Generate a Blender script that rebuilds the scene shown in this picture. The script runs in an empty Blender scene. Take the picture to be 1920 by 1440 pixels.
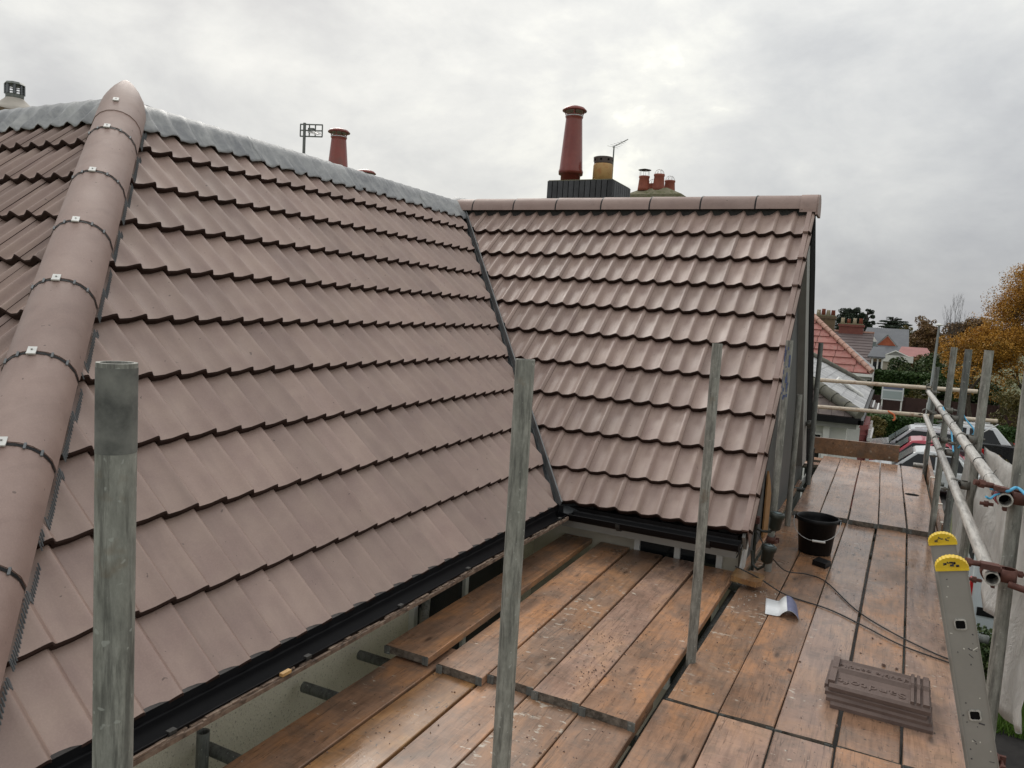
import bpy, bmesh, math, random
from mathutils import Vector, Matrix
import numpy as np
random.seed(7)
SC = bpy.context.scene
COL = SC.collection
GZ = 5.0          # eye level above the ground; the tables below are written relative to eye level
R = math.radians

# ------------------------------------------------------------------ camera
cam_d = bpy.data.cameras.new('camera')
cam_d.sensor_width = 36.0
cam_d.lens = 26.73
cam_d.clip_start = 0.05
cam_d.clip_end = 3000
cam = bpy.data.objects.new('camera', cam_d)
COL.objects.link(cam)
rr = Vector((0.89182588, 0.44849787, 0.05912919))
dd = Vector((0.09471418, -0.05730863, -0.99385358))
ff = Vector((-0.4423526, 0.89194472, -0.09358843))
cam.matrix_world = Matrix(((rr.x, -dd.x, -ff.x, 0), (rr.y, -dd.y, -ff.y, 0), (rr.z, -dd.z, -ff.z, GZ), (0, 0, 0, 1)))
SC.camera = cam

# ------------------------------------------------------------------ light
SUN_AZ, SUN_EL = 313, 40      # compass-like azimuth from +Y clockwise, elevation
world = bpy.data.worlds.new('World')
SC.world = world
world.use_nodes = True
def build_world():
    nt = world.node_tree; N = nt.nodes; Lk = nt.links
    N.clear()
    out = N.new('ShaderNodeOutputWorld'); bg = N.new('ShaderNodeBackground')
    sky = N.new('ShaderNodeTexSky'); sky.sky_type = 'NISHITA'; sky.sun_disc = False
    sky.sun_elevation = R(SUN_EL); sky.sun_rotation = R(SUN_AZ)
    sky.air_density = 1.0; sky.dust_density = 3.0; sky.ozone_density = 1.0
    tc = N.new('ShaderNodeTexCoord')
    mp = N.new('ShaderNodeMapping'); mp.inputs['Scale'].default_value = (1.0, 1.0, 1.7)
    mp.inputs['Location'].default_value = (1.7, 0.4, 0.3)
    Lk.new(tc.outputs['Generated'], mp.inputs['Vector'])
    def noise(scale, detail, rough, dist=0.0):
        n = N.new('ShaderNodeTexNoise'); n.inputs['Scale'].default_value = scale
        n.inputs['Detail'].default_value = detail; n.inputs['Roughness'].default_value = rough
        n.inputs['Distortion'].default_value = dist
        Lk.new(mp.outputs['Vector'], n.inputs['Vector']); return n
    n1 = noise(1.5, 7, 0.52, 0.3); n2 = noise(5.0, 9, 0.60, 0.2); n3 = noise(0.8, 2, 0.5)
    def math_(op, a, b=None, c=None):
        m = N.new('ShaderNodeMath'); m.operation = op
        for i, v in enumerate((a, b, c)):
            if v is None: continue
            if isinstance(v, (int, float)): m.inputs[i].default_value = v
            else: Lk.new(v, m.inputs[i])
        return m.outputs[0]
    s = math_('ADD', math_('MULTIPLY', n1.outputs['Fac'], 0.52), math_('MULTIPLY', n2.outputs['Fac'], 0.33))
    s = math_('ADD', s, math_('MULTIPLY', n3.outputs['Fac'], 0.25))
    ramp = N.new('ShaderNodeValToRGB'); Lk.new(s, ramp.inputs['Fac'])
    cr = ramp.color_ramp
    cr.elements[0].position = 0.43; cr.elements[0].color = (0.50, 0.51, 0.53, 1)
    cr.elements[1].position = 0.65; cr.elements[1].color = (1.16, 1.15, 1.02, 1)
    e = cr.elements.new(0.505); e.color = (0.62, 0.63, 0.635, 1)
    e = cr.elements.new(0.56); e.color = (0.72, 0.725, 0.715, 1)
    e = cr.elements.new(0.605); e.color = (0.84, 0.84, 0.80, 1)
    # overcast sky: zenith somewhat brighter than the horizon, brighter on the sun side
    sep = N.new('ShaderNodeSeparateXYZ'); Lk.new(tc.outputs['Generated'], sep.inputs[0])
    zc = math_('MAXIMUM', sep.outputs['Z'], 0.0)
    g = math_('ADD', math_('MULTIPLY', zc, 0.60), 0.75)
    # the thin cloud round the hidden sun glows, slightly creamy
    dv = N.new('ShaderNodeVectorMath'); dv.operation = 'DOT_PRODUCT'
    nv = N.new('ShaderNodeVectorMath'); nv.operation = 'NORMALIZE'; Lk.new(tc.outputs['Generated'], nv.inputs[0])
    Lk.new(nv.outputs[0], dv.inputs[0])
    dv.inputs[1].default_value = (math.sin(R(SUN_AZ)) * math.cos(R(SUN_EL)), math.cos(R(SUN_AZ)) * math.cos(R(SUN_EL)), math.sin(R(SUN_EL)))
    glow = math_('POWER', math_('MAXIMUM', dv.outputs['Value'], 0.0), 6.0)
    g = math_('ADD', g, math_('MULTIPLY', glow, 0.26))
    # lower hemisphere: dull ground bounce
    up = N.new('ShaderNodeMapRange'); up.inputs['From Min'].default_value = -0.08; up.inputs['From Max'].default_value = 0.0
    up.inputs['To Min'].default_value = 0.25; up.inputs['To Max'].default_value = 1.0
    Lk.new(sep.outputs['Z'], up.inputs['Value'])
    g = math_('MULTIPLY', g, up.outputs['Result'])
    g = math_('MULTIPLY', g, 10.0)        # the sky texture's own physical scale
    vm = N.new('ShaderNodeVectorMath'); vm.operation = 'SCALE'
    tint = N.new('ShaderNodeMix'); tint.data_type = 'RGBA'; tint.blend_type = 'MULTIPLY'
    tint.inputs[7].default_value = (1.0, 0.985, 0.93, 1); Lk.new(glow, tint.inputs[0]); Lk.new(ramp.outputs['Color'], tint.inputs[6])
    Lk.new(tint.outputs[2], vm.inputs[0]); Lk.new(g, vm.inputs['Scale'])
    mix = N.new('ShaderNodeMix'); mix.data_type = 'RGBA'; mix.inputs['Factor'].default_value = 0.94
    Lk.new(sky.outputs['Color'], mix.inputs[6]); Lk.new(vm.outputs[0], mix.inputs[7])
    Lk.new(mix.outputs[2], bg.inputs['Color'])
    bg.inputs['Strength'].default_value = 0.1
    Lk.new(bg.outputs[0], out.inputs['Surface'])
build_world()
sd = bpy.data.lights.new('sun', 'SUN'); sd.energy = 1.5; sd.angle = R(30); sd.color = (1.0, 0.96, 0.9)
sun = bpy.data.objects.new('sun', sd); COL.objects.link(sun)
sdir = Vector((math.sin(R(SUN_AZ)) * math.cos(R(SUN_EL)), math.cos(R(SUN_AZ)) * math.cos(R(SUN_EL)), math.sin(R(SUN_EL))))
sun.location = (0, 0, 60); sun.rotation_euler = sdir.to_track_quat('Z', 'Y').to_euler()
vs = SC.view_settings
vs.view_transform = 'Standard'; vs.look = 'None'; vs.gamma = 1; vs.exposure = 0.2; vs.use_curve_mapping = False

# ------------------------------------------------------------------ materials
MATS = {}
class NT:
    def __init__(s, name, rough=0.6, metal=0.0, spec=0.5):
        s.m = bpy.data.materials.new(name); s.m.use_nodes = True
        s.t = s.m.node_tree; s.N = s.t.nodes; s.L = s.t.links
        s.b = s.N['Principled BSDF']
        s.b.inputs['Roughness'].default_value = rough; s.b.inputs['Metallic'].default_value = metal
        s.b.inputs['Specular IOR Level'].default_value = spec
        s.tc = s.N.new('ShaderNodeTexCoord')
        s.oi = None
        MATS[name] = s.m
    def vec(s, scale=(1, 1, 1), rnd=True, rot=(0, 0, 0)):
        mp = s.N.new('ShaderNodeMapping'); mp.inputs['Scale'].default_value = scale; mp.inputs['Rotation'].default_value = rot
        s.L.new(s.tc.outputs['Object'], mp.inputs['Vector'])
        if rnd:
            if not s.oi: s.oi = s.N.new('ShaderNodeObjectInfo')
            cx = s.N.new('ShaderNodeCombineXYZ')
            m = s.N.new('ShaderNodeMath'); m.operation = 'MULTIPLY'; m.inputs[1].default_value = 91.7
            s.L.new(s.oi.outputs['Random'], m.inputs[0])
            for i in range(3): s.L.new(m.outputs[0], cx.inputs[i])
            s.L.new(cx.outputs[0], mp.inputs['Location'])
        return mp.outputs[0]
    def noise(s, vec, scale, detail=4, rough=0.55, dist=0.0):
        n = s.N.new('ShaderNodeTexNoise'); n.inputs['Scale'].default_value = scale
        n.inputs['Detail'].default_value = detail; n.inputs['Roughness'].default_value = rough
        n.inputs['Distortion'].default_value = dist
        s.L.new(vec, n.inputs['Vector']); return n.outputs['Fac']
    def ramp(s, fac, stops):
        r = s.N.new('ShaderNodeValToRGB'); s.L.new(fac, r.inputs['Fac']); cr = r.color_ramp
        cr.elements[0].position = stops[0][0]; cr.elements[1].position = stops[-1][0]
        def c4(c): return (c, c, c, 1) if isinstance(c, (int, float)) else (c[0], c[1], c[2], 1)
        cr.elements[0].color = c4(stops[0][1]); cr.elements[1].color = c4(stops[-1][1])
        for p, c in stops[1:-1]: cr.elements.new(p).color = c4(c)
        return r.outputs['Color']
    def mix(s, fac, a, b, mode='MIX'):
        m = s.N.new('ShaderNodeMix'); m.data_type = 'RGBA'; m.blend_type = mode
        for i, v in ((0, fac), (6, a), (7, b)):
            if isinstance(v, (int, float)): m.inputs[i].default_value = v if i == 0 else (v, v, v, 1)
            elif isinstance(v, tuple): m.inputs[i].default_value = (v[0], v[1], v[2], 1)
            else: s.L.new(v, m.inputs[i])
        return m.outputs[2]
    def rand(s, lo, hi):
        if not s.oi: s.oi = s.N.new('ShaderNodeObjectInfo')
        m = s.N.new('ShaderNodeMapRange'); m.inputs['To Min'].default_value = lo; m.inputs['To Max'].default_value = hi
        s.L.new(s.oi.outputs['Random'], m.inputs['Value']); return m.outputs[0]
    def scale(s, colr, k):
        v = s.N.new('ShaderNodeVectorMath'); v.operation = 'SCALE'; s.L.new(colr, v.inputs[0])
        if isinstance(k, (int, float)): v.inputs['Scale'].default_value = k
        else: s.L.new(k, v.inputs['Scale'])
        return v.outputs[0]
    def col(s, c):
        if isinstance(c, tuple): s.b.inputs['Base Color'].default_value = (c[0], c[1], c[2], 1)
        else: s.L.new(c, s.b.inputs['Base Color'])
        return s
    def rgh(s, c): s.L.new(c, s.b.inputs['Roughness']); return s
    def bump(s, h, strength=0.3, dist=0.01):
        b = s.N.new('ShaderNodeBump'); b.inputs['Strength'].default_value = strength; b.inputs['Distance'].default_value = dist
        s.L.new(h, b.inputs['Height']); s.L.new(b.outputs[0], s.b.inputs['Normal']); return s

def mottled(name, c1, c2, scale=8, rough=0.6, metal=0.0, bump=0.0, c3=None, spec=0.5, vr=(0.92, 1.08), stretch=(1, 1, 1), fine=60, bd=0.004):
    t = NT(name, rough, metal, spec)
    v = t.vec(stretch)
    n = t.noise(v, scale, 6, 0.6)
    stops = [(0.3, c1), (0.7, c2)] if c3 is None else [(0.3, c1), (0.52, c2), (0.75, c3)]
    c = t.ramp(n, stops)
    c = t.scale(c, t.rand(*vr))
    t.col(c)
    if bump: t.bump(t.noise(v, fine, 3, 0.6), bump, bd)
    return t.m

def tile_mat(name, base, alt, k=1.0, r0=0.40, r1=0.56):
    t = NT(name, 0.5, 0, 0.6)
    v = t.vec((1, 1, 1))
    n = t.noise(v, 5.5, 5, 0.6)
    c = t.ramp(n, [(0.32, base), (0.68, alt)])
    f = t.noise(v, 160, 2, 0.6)
    c = t.mix(t.ramp(f, [(0.42, 0.0), (0.78, 0.20)]), c, tuple(min(1, x * 1.45) for x in alt))
    run = t.noise(t.vec((9, 1.2, 9)), 1.6, 4, 0.6, 0.3)
    c = t.mix(t.ramp(run, [(0.50, 0.0), (0.70, 0.28)]), c, tuple(x * 0.72 for x in base))
    c = t.mix(t.ramp(t.noise(v, 1.7, 3, 0.6), [(0.58, 0.0), (0.72, 0.22)]), c, tuple(min(1, x * 1.25) for x in alt))
    sp = t.noise(v, 38, 1, 0.5)
    c = t.mix(t.ramp(sp, [(0.765, 0.0), (0.785, 0.75)]), c, (0.09, 0.06, 0.05))
    c = t.scale(c, t.rand(0.86 * k, 1.08 * k))
    t.col(c)
    t.rgh(t.ramp(t.noise(v, 3, 3), [(0.3, r0), (0.7, r1)]))
    t.bump(f, 0.12, 0.003)
    return t.m
tile_mat('tile_brown', (0.262, 0.180, 0.157), (0.318, 0.230, 0.193))
tile_mat('ridge_brown', (0.250, 0.172, 0.150), (0.305, 0.218, 0.190), 1.0, 0.50, 0.66)
def wood_mat(name, c_dark, c_mid, c_orange, splash=0.0, grey=0.5, rlo=0.20, rhi=0.46):
    t = NT(name, 0.45, 0, 0.5)
    v = t.vec((1, 1, 1)); vg = t.vec((30, 3.0, 30)); vm = t.vec((4.5, 2.0, 4.5))
    grain = t.noise(vg, 1.6, 5, 0.65, 0.3)
    big = t.noise(vm, 1.1, 5, 0.62, 0.4)
    c = t.ramp(big, [(0.30, c_dark), (0.47, c_mid), (0.60, c_orange), (0.75, c_mid)])
    c = t.mix(t.ramp(grain, [(0.34, 0.42), (0.55, 0.0)]), c, tuple(x * 0.5 for x in c_dark))
    xs_ = t.noise(t.vec((7, 46, 7)), 1.0, 4, 0.7, 0.8)
    c = t.mix(t.ramp(xs_, [(0.52, 0.0), (0.72, 0.30)]), c, tuple(min(1, x * 1.55) for x in c_mid))
    c = t.mix(t.ramp(xs_, [(0.25, 0.40), (0.40, 0.0)]), c, tuple(x * 0.55 for x in c_dark))
    st = t.noise(v, 7.5, 6, 0.7, 0.6)
    c = t.mix(t.ramp(st, [(0.48, 0.0), (0.66, grey)]), c, (0.13, 0.105, 0.085))
    spk = t.noise(v, 62, 1, 0.5)
    c = t.mix(t.ramp(spk, [(0.71, 0.0), (0.75, 0.8)]), c, (0.03, 0.025, 0.02))
    vo = t.N.new('ShaderNodeTexVoronoi'); vo.inputs['Scale'].default_value = 1.0; t.L.new(t.vec((7.5, 2.6, 7.5)), vo.inputs['Vector'])
    c = t.mix(t.ramp(vo.outputs['Distance'], [(0.055, 0.8), (0.10, 0.25), (0.17, 0.0)]), c, tuple(x * 0.35 for x in c_dark))
    cr_ = t.noise(t.vec((16, 0.55, 16)), 1.5, 3, 0.55, 0.15)
    c = t.mix(t.ramp(cr_, [(0.492, 0.0), (0.5, 0.7), (0.508, 0.0)]), c, tuple(x * 0.3 for x in c_dark))
    if splash:
        vs_ = t.vec((1, 1.9, 1)); sn = t.noise(vs_, 17, 3, 0.6, 0.2)
        reg = t.noise(v, 2.1, 2, 0.5)
        a = t.ramp(sn, [(0.69 - 0.07 * splash, 0.0), (0.72 - 0.05 * splash, 0.85)])
        bq = t.ramp(reg, [(0.44, 0.0), (0.58, 1.0)])
        c = t.mix(t.mix(1.0, a, bq, 'MULTIPLY'), c, (0.58, 0.52, 0.44))
    c = t.scale(c, t.rand(0.82, 1.15))
    t.col(c)
    t.rgh(t.ramp(t.noise(v, 2.6, 4, 0.6), [(0.35, rlo), (0.65, rhi)]))
    t.bump(grain, 0.22, 0.003)
    return t.m
wood_mat('board_wet', (0.180, 0.105, 0.068), (0.315, 0.182, 0.115), (0.45, 0.225, 0.110), 0.35)
wood_mat('board_splashed', (0.185, 0.112, 0.075), (0.305, 0.185, 0.122), (0.40, 0.215, 0.115), 1.25)
wood_mat('board_fresh', (0.20, 0.10, 0.045), (0.34, 0.175, 0.075), (0.46, 0.26, 0.105), 0.25, 0.3)
wood_mat('board_grey', (0.215, 0.137, 0.104), (0.335, 0.215, 0.162), (0.41, 0.250, 0.165), 0.5, 0.45, 0.10, 0.34)
wood_mat('toe_wood', (0.12, 0.065, 0.038), (0.21, 0.112, 0.062), (0.27, 0.145, 0.078), 0.2, 0.5)
t = NT('board_end', 0.8); v = t.vec((1, 1, 1))
t.col(t.ramp(t.noise(v, 30, 5, 0.7), [(0.35, (0.055, 0.045, 0.035)), (0.65, (0.20, 0.17, 0.14))])); t.bump(t.noise(v, 60, 4), 0.8, 0.006)
def galv(name, a, b, c, rough, rust=0.3, st=(1, 1, 0.35)):
    t = NT(name, rough, 0.12, 0.5)
    v = t.vec(st); vv = t.vec((1, 1, 1))
    c0 = t.ramp(t.noise(v, 34, 7, 0.72), [(0.3, a), (0.5, b), (0.72, c)])
    c0 = t.mix(t.ramp(t.noise(t.vec(tuple(0.07 if q < 1 else 1 for q in st)), 75, 6, 0.72), [(0.50, 0.0), (0.62, 0.6)]), c0, tuple(x * 0.4 for x in a))
    c0 = t.mix(t.ramp(t.noise(vv, 9, 4, 0.7), [(0.62, 0.0), (0.70, rust)]), c0, (0.16, 0.085, 0.03))
    c0 = t.mix(t.ramp(t.noise(vv, 75, 1, 0.5), [(0.70, 0.0), (0.74, 0.6)]), c0, (0.42, 0.43, 0.40))
    t.col(c0); t.bump(t.noise(v, 45, 4), 0.3, 0.003); return t.m
galv('galv_weathered', (0.145, 0.145, 0.132), (0.255, 0.255, 0.230), (0.40, 0.395, 0.36), 0.7)
galv('galv_dark', (0.08, 0.085, 0.082), (0.14, 0.148, 0.14), (0.21, 0.215, 0.20), 0.6)
galv('galv_bright', (0.30, 0.29, 0.27), (0.46, 0.44, 0.41), (0.60, 0.58, 0.54), 0.38, 0.15, (1, 0.2, 1))
t = NT('rail_painted', 0.5, 0.1); v = t.vec((1, 1, 1))
t.col(t.ramp(t.noise(v, 6, 5, 0.7), [(0.35, (0.50, 0.42, 0.32)), (0.55, (0.62, 0.54, 0.44)), (0.7, (0.30, 0.17, 0.10))]))
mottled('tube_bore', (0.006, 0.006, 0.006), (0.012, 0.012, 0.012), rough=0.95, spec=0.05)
# lead
t = NT('lead', 0.5, 0.1, 0.5); v = t.vec((1, 1, 1))
c = t.ramp(t.noise(v, 5, 6, 0.65, 0.6), [(0.3, (0.16, 0.165, 0.18)), (0.5, (0.25, 0.257, 0.265)), (0.7, (0.38, 0.385, 0.385))])
c = t.mix(t.ramp(t.noise(t.vec((2.5, 14, 2.5)), 2.2, 4, 0.6, 0.4), [(0.5, 0.0), (0.75, 0.6)]), c, (0.38, 0.385, 0.38))
t.col(c); t.bump(t.noise(v, 26, 4, 0.6), 0.5, 0.006)
mottled('black_plastic', (0.006, 0.006, 0.007), (0.011, 0.011, 0.012), 6, 0.42, spec=0.22)
mottled('black_matt', (0.012, 0.012, 0.012), (0.03, 0.03, 0.028), 20, 0.75)
mottled('gutter_dirt', (0.035, 0.022, 0.016), (0.16, 0.11, 0.08), 26, 0.8, bump=0.6, c3=(0.27, 0.21, 0.16))
mottled('valley_grp', (0.045, 0.050, 0.053), (0.075, 0.08, 0.084), 10, 0.4)
mottled('valley_bar', (0.09, 0.095, 0.10), (0.15, 0.157, 0.16), 12, 0.4)
mottled('gutter_black', (0.004, 0.004, 0.005), (0.007, 0.007, 0.008), 6, 0.45, spec=0.12)
mottled('comb_grey', (0.09, 0.10, 0.11), (0.15, 0.16, 0.17), 12, 0.5)
mottled('clip_white', (0.62, 0.62, 0.60), (0.78, 0.78, 0.76), 20, 0.4)
t = NT('pebbledash', 0.9); v = t.vec((1, 1, 1))
p = t.noise(v, 95, 2, 0.6)
c = t.ramp(t.noise(v, 2.2, 4), [(0.3, (0.64, 0.59, 0.49)), (0.7, (0.76, 0.71, 0.60))])
c = t.mix(t.ramp(p, [(0.60, 0.0), (0.70, 0.65)]), c, (0.16, 0.13, 0.10)); t.col(c); t.bump(p, 0.7, 0.01)
mottled('render_cream', (0.46, 0.42, 0.35), (0.56, 0.52, 0.44), 5, 0.85, bump=0.4)
mottled('soffit_grey', (0.22, 0.22, 0.21), (0.29, 0.29, 0.275), 4, 0.6)
mottled('gable_grey', (0.050, 0.052, 0.052), (0.075, 0.077, 0.076), 2.2, 0.6, bump=0.2)
mottled('white_upvc', (0.66, 0.66, 0.64), (0.76, 0.76, 0.74), 4, 0.35)
mottled('plywood', (0.26, 0.13, 0.045), (0.36, 0.19, 0.07), 4, 0.6, stretch=(1, 1, 6))
mottled('terracotta_glazed', (0.155, 0.028, 0.022), (0.215, 0.046, 0.034), 3, 0.3, c3=(0.13, 0.05, 0.035))
mottled('terracotta', (0.20, 0.055, 0.035), (0.30, 0.085, 0.05), 9, 0.7, bump=0.3)
mottled('buff_clay', (0.36, 0.20, 0.075), (0.48, 0.30, 0.12), 10, 0.65, c3=(0.40, 0.17, 0.06), bump=0.2)
mottled('black_brick', (0.022, 0.023, 0.026), (0.048, 0.050, 0.055), 10, 0.55, bump=0.4, vr=(0.7, 1.35))
mottled('mortar_dark', (0.05, 0.05, 0.048), (0.085, 0.083, 0.078), 12, 0.9)
mottled('moss_mortar', (0.10, 0.11, 0.04), (0.21, 0.19, 0.13), 9, 0.95, c3=(0.06, 0.09, 0.02), bump=0.8, fine=30, bd=0.02)
mottled('flaunching', (0.36, 0.33, 0.29), (0.46, 0.42, 0.37), 6, 0.85, bump=0.3)
mottled('aerial_metal', (0.10, 0.11, 0.10), (0.16, 0.17, 0.16), 20, 0.45, 0.4)
mottled('steel_thin', (0.42, 0.42, 0.42), (0.55, 0.55, 0.55), 20, 0.35, 0.5)
mottled('ladder_alu', (0.235, 0.222, 0.205), (0.295, 0.278, 0.258), 5, 0.5, 0.1, bump=0.1)
mottled('ladder_scuff', (0.03, 0.028, 0.035), (0.07, 0.06, 0.07), 20, 0.7)
mottled('ladder_scuff2', (0.07, 0.072, 0.068), (0.15, 0.15, 0.14), 26, 0.75, c3=(0.23, 0.23, 0.21))
mottled('mortar_spot', (0.55, 0.53, 0.48), (0.68, 0.66, 0.60), 20, 0.8)
mottled('yellow_plastic', (0.62, 0.40, 0.012), (0.74, 0.52, 0.03), 12, 0.4, c3=(0.58, 0.35, 0.01))
mottled('rope_blue', (0.05, 0.30, 0.52), (0.12, 0.45, 0.70), 40, 0.7)
mottled('rope_orange', (0.55, 0.13, 0.05), (0.65, 0.2, 0.08), 40, 0.7)
mottled('coupler_rust', (0.075, 0.030, 0.024), (0.15, 0.06, 0.045), 25, 0.7, 0.2, bump=0.5)
mottled('coupler_zinc', (0.09, 0.09, 0.08), (0.20, 0.19, 0.17), 25, 0.55, 0.4)
mottled('coupler_red', (0.26, 0.04, 0.06), (0.36, 0.07, 0.09), 25, 0.6)
mottled('cable_black', (0.012, 0.012, 0.012), (0.02, 0.02, 0.02), 20, 0.5)
mottled('lamp_green', (0.012, 0.016, 0.013), (0.022, 0.028, 0.022), 14, 0.4)
mottled('paper', (0.70, 0.72, 0.74), (0.80, 0.82, 0.84), 10, 0.6)
mottled('paper_print', (0.10, 0.11, 0.20), (0.16, 0.17, 0.28), 25, 0.6)
mottled('chip_brown', (0.10, 0.06, 0.05), (0.19, 0.13, 0.11), 30, 0.7)
mottled('chip_pale', (0.45, 0.42, 0.37), (0.62, 0.6, 0.55), 30, 0.7)
mottled('marker_blue', (0.045, 0.06, 0.15), (0.09, 0.12, 0.22), 60, 0.6)
t = NT('sheeting', 0.42, 0, 0.5); v = t.vec((1, 1, 1))
t.col(t.ramp(t.noise(v, 3, 6, 0.65, 0.8), [(0.35, (0.62, 0.60, 0.58)), (0.65, (0.80, 0.79, 0.78))]))
t.bump(t.noise(t.vec((1, 2.2, 0.8)), 9, 6, 0.7, 1.2), 0.9, 0.03)
tr = t.N.new('ShaderNodeBsdfTranslucent'); tr.inputs['Color'].default_value = (0.75, 0.74, 0.72, 1)
ms = t.N.new('ShaderNodeMixShader'); ms.inputs[0].default_value = 0.45
outn = t.N['Material Output']; t.L.new(t.b.outputs[0], ms.inputs[1]); t.L.new(tr.outputs[0], ms.inputs[2]); t.L.new(ms.outputs[0], outn.inputs['Surface'])
# far surroundings
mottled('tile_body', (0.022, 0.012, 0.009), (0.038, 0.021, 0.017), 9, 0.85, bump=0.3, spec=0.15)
mottled('roof_tile_back', (0.105, 0.070, 0.060), (0.150, 0.105, 0.090), 9, 0.6, bump=0.4)
def rows_mat(name, c1, c2, joint, su, sv, vert=False, rough=0.7, jw=0.06):
    """small brick / tile relief for surfaces too far away to tell the pieces apart"""
    t = NT(name, rough)
    c = t.ramp(t.noise(t.vec((1, 1, 1)), 3.0, 5, 0.6), [(0.3, c1), (0.7, c2)])
    t.col(c); return t.m
mottled('roof_red', (0.24, 0.080, 0.068), (0.33, 0.130, 0.11), 4, 0.6, c3=(0.26, 0.165, 0.14))
mottled('ridge_pink', (0.38, 0.20, 0.15), (0.48, 0.30, 0.24), 6, 0.6)
mottled('slate_and_lit_slope', (0.26, 0.265, 0.27), (0.37, 0.37, 0.37), 3, 0.35, c3=(0.22, 0.22, 0.22), vr=(0.75, 1.2))
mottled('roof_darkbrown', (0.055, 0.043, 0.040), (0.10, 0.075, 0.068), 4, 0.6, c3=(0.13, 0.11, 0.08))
mottled('roof_plum', (0.115, 0.088, 0.086), (0.15, 0.115, 0.112), 1.5, 0.6)
mottled('roof_slategrey', (0.085, 0.092, 0.105), (0.12, 0.127, 0.14), 1.0, 0.55)
mottled('roof_rose', (0.24, 0.105, 0.10), (0.31, 0.14, 0.13), 1.2, 0.7)
mottled('hip_moss', (0.085, 0.083, 0.075), (0.155, 0.15, 0.12), 5, 0.9, c3=(0.10, 0.10, 0.11))
mottled('brick_red', (0.15, 0.045, 0.038), (0.20, 0.07, 0.05), 5, 0.8)
mottled('brick_brown', (0.105, 0.075, 0.045), (0.15, 0.105, 0.06), 5, 0.85)
mottled('brick_orange', (0.33, 0.085, 0.04), (0.42, 0.12, 0.06), 5, 0.8)
mottled('hung_tile', (0.17, 0.045, 0.045), (0.23, 0.065, 0.06), 6, 0.6)
mottled('pot_cream', (0.40, 0.34, 0.24), (0.52, 0.46, 0.35), 6, 0.8)
mottled('wall_white', (0.58, 0.58, 0.56), (0.68, 0.68, 0.65), 1.2, 0.7)
mottled('wall_stone', (0.30, 0.27, 0.22), (0.38, 0.34, 0.28), 2, 0.8)
t = NT('glass_dark', 0.15, 0, 0.35); t.col((0.012, 0.014, 0.016))
t = NT('glass_pale', 0.12); t.col((0.12, 0.16, 0.17))
mottled('fence_brown', (0.045, 0.022, 0.020), (0.07, 0.035, 0.030), 2, 0.8)
mottled('sign_white', (0.60, 0.63, 0.66), (0.68, 0.71, 0.74), 3, 0.4)
mottled('sign_blue', (0.10, 0.12, 0.20), (0.14, 0.16, 0.25), 3, 0.4)
mottled('sign_grey', (0.32, 0.38, 0.39), (0.38, 0.44, 0.45), 2, 0.4)
mottled('lamp_grey', (0.15, 0.165, 0.16), (0.20, 0.215, 0.21), 2, 0.5)
mottled('asphalt', (0.075, 0.072, 0.07), (0.11, 0.105, 0.10), 2, 0.75, bump=0.3)
mottled('asphalt_dark', (0.022, 0.021, 0.021), (0.036, 0.034, 0.033), 5, 0.9, bump=0.4, spec=0.05)
mottled('paving', (0.16, 0.14, 0.12), (0.22, 0.19, 0.16), 2, 0.8)
mottled('soil', (0.06, 0.07, 0.028), (0.10, 0.11, 0.045), 1.5, 0.95)
mottled('leaf_litter', (0.32, 0.13, 0.035), (0.40, 0.20, 0.06), 3, 0.9)
mottled('bark', (0.055, 0.042, 0.032), (0.10, 0.08, 0.06), 8, 0.9, bump=0.5)
mottled('bark_dark', (0.03, 0.025, 0.022), (0.05, 0.045, 0.04), 8, 0.9)
def leaf_mat(name, stops, scale=0.9, fine=6.0):
    t = NT(name, 0.6, 0, 0.3); v = t.vec((1, 1, 1), rnd=False)
    a = t.noise(v, scale, 3, 0.6)
    b_ = t.noise(v, fine, 2, 0.6)
    m = t.N.new('ShaderNodeMath'); m.operation = 'MULTIPLY_ADD'; m.inputs[1].default_value = 0.45
    t.L.new(b_, m.inputs[0])
    m2 = t.N.new('ShaderNodeMath'); m2.operation = 'MULTIPLY'; m2.inputs[1].default_value = 0.55; t.L.new(a, m2.inputs[0]); t.L.new(m2.outputs[0], m.inputs[2])
    t.col(t.ramp(m.outputs[0], stops)); return t.m
leaf_mat('leaf_orange', [(0.36, (0.13, 0.10, 0.025)), (0.46, (0.32, 0.165, 0.025)), (0.54, (0.48, 0.24, 0.03)), (0.64, (0.24, 0.12, 0.03))])
leaf_mat('leaf_rust', [(0.36, (0.085, 0.055, 0.03)), (0.48, (0.15, 0.085, 0.042)), (0.56, (0.19, 0.115, 0.04)), (0.66, (0.10, 0.075, 0.035))])
leaf_mat('leaf_olive', [(0.36, (0.05, 0.055, 0.018)), (0.5, (0.11, 0.095, 0.025)), (0.64, (0.19, 0.13, 0.03))])
leaf_mat('leaf_conifer', [(0.36, (0.014, 0.026, 0.016)), (0.5, (0.026, 0.042, 0.026)), (0.64, (0.042, 0.058, 0.036))])
leaf_mat('leaf_hedge', [(0.36, (0.018, 0.042, 0.010)), (0.5, (0.036, 0.075, 0.016)), (0.64, (0.06, 0.10, 0.028))], 1.2)
leaf_mat('leaf_shrub', [(0.36, (0.022, 0.045, 0.016)), (0.5, (0.045, 0.072, 0.022)), (0.64, (0.09, 0.10, 0.03))], 1.2)
leaf_mat('grass_blade', [(0.36, (0.04, 0.085, 0.012)), (0.5, (0.085, 0.16, 0.02)), (0.64, (0.13, 0.19, 0.04))], 1.2)
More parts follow.
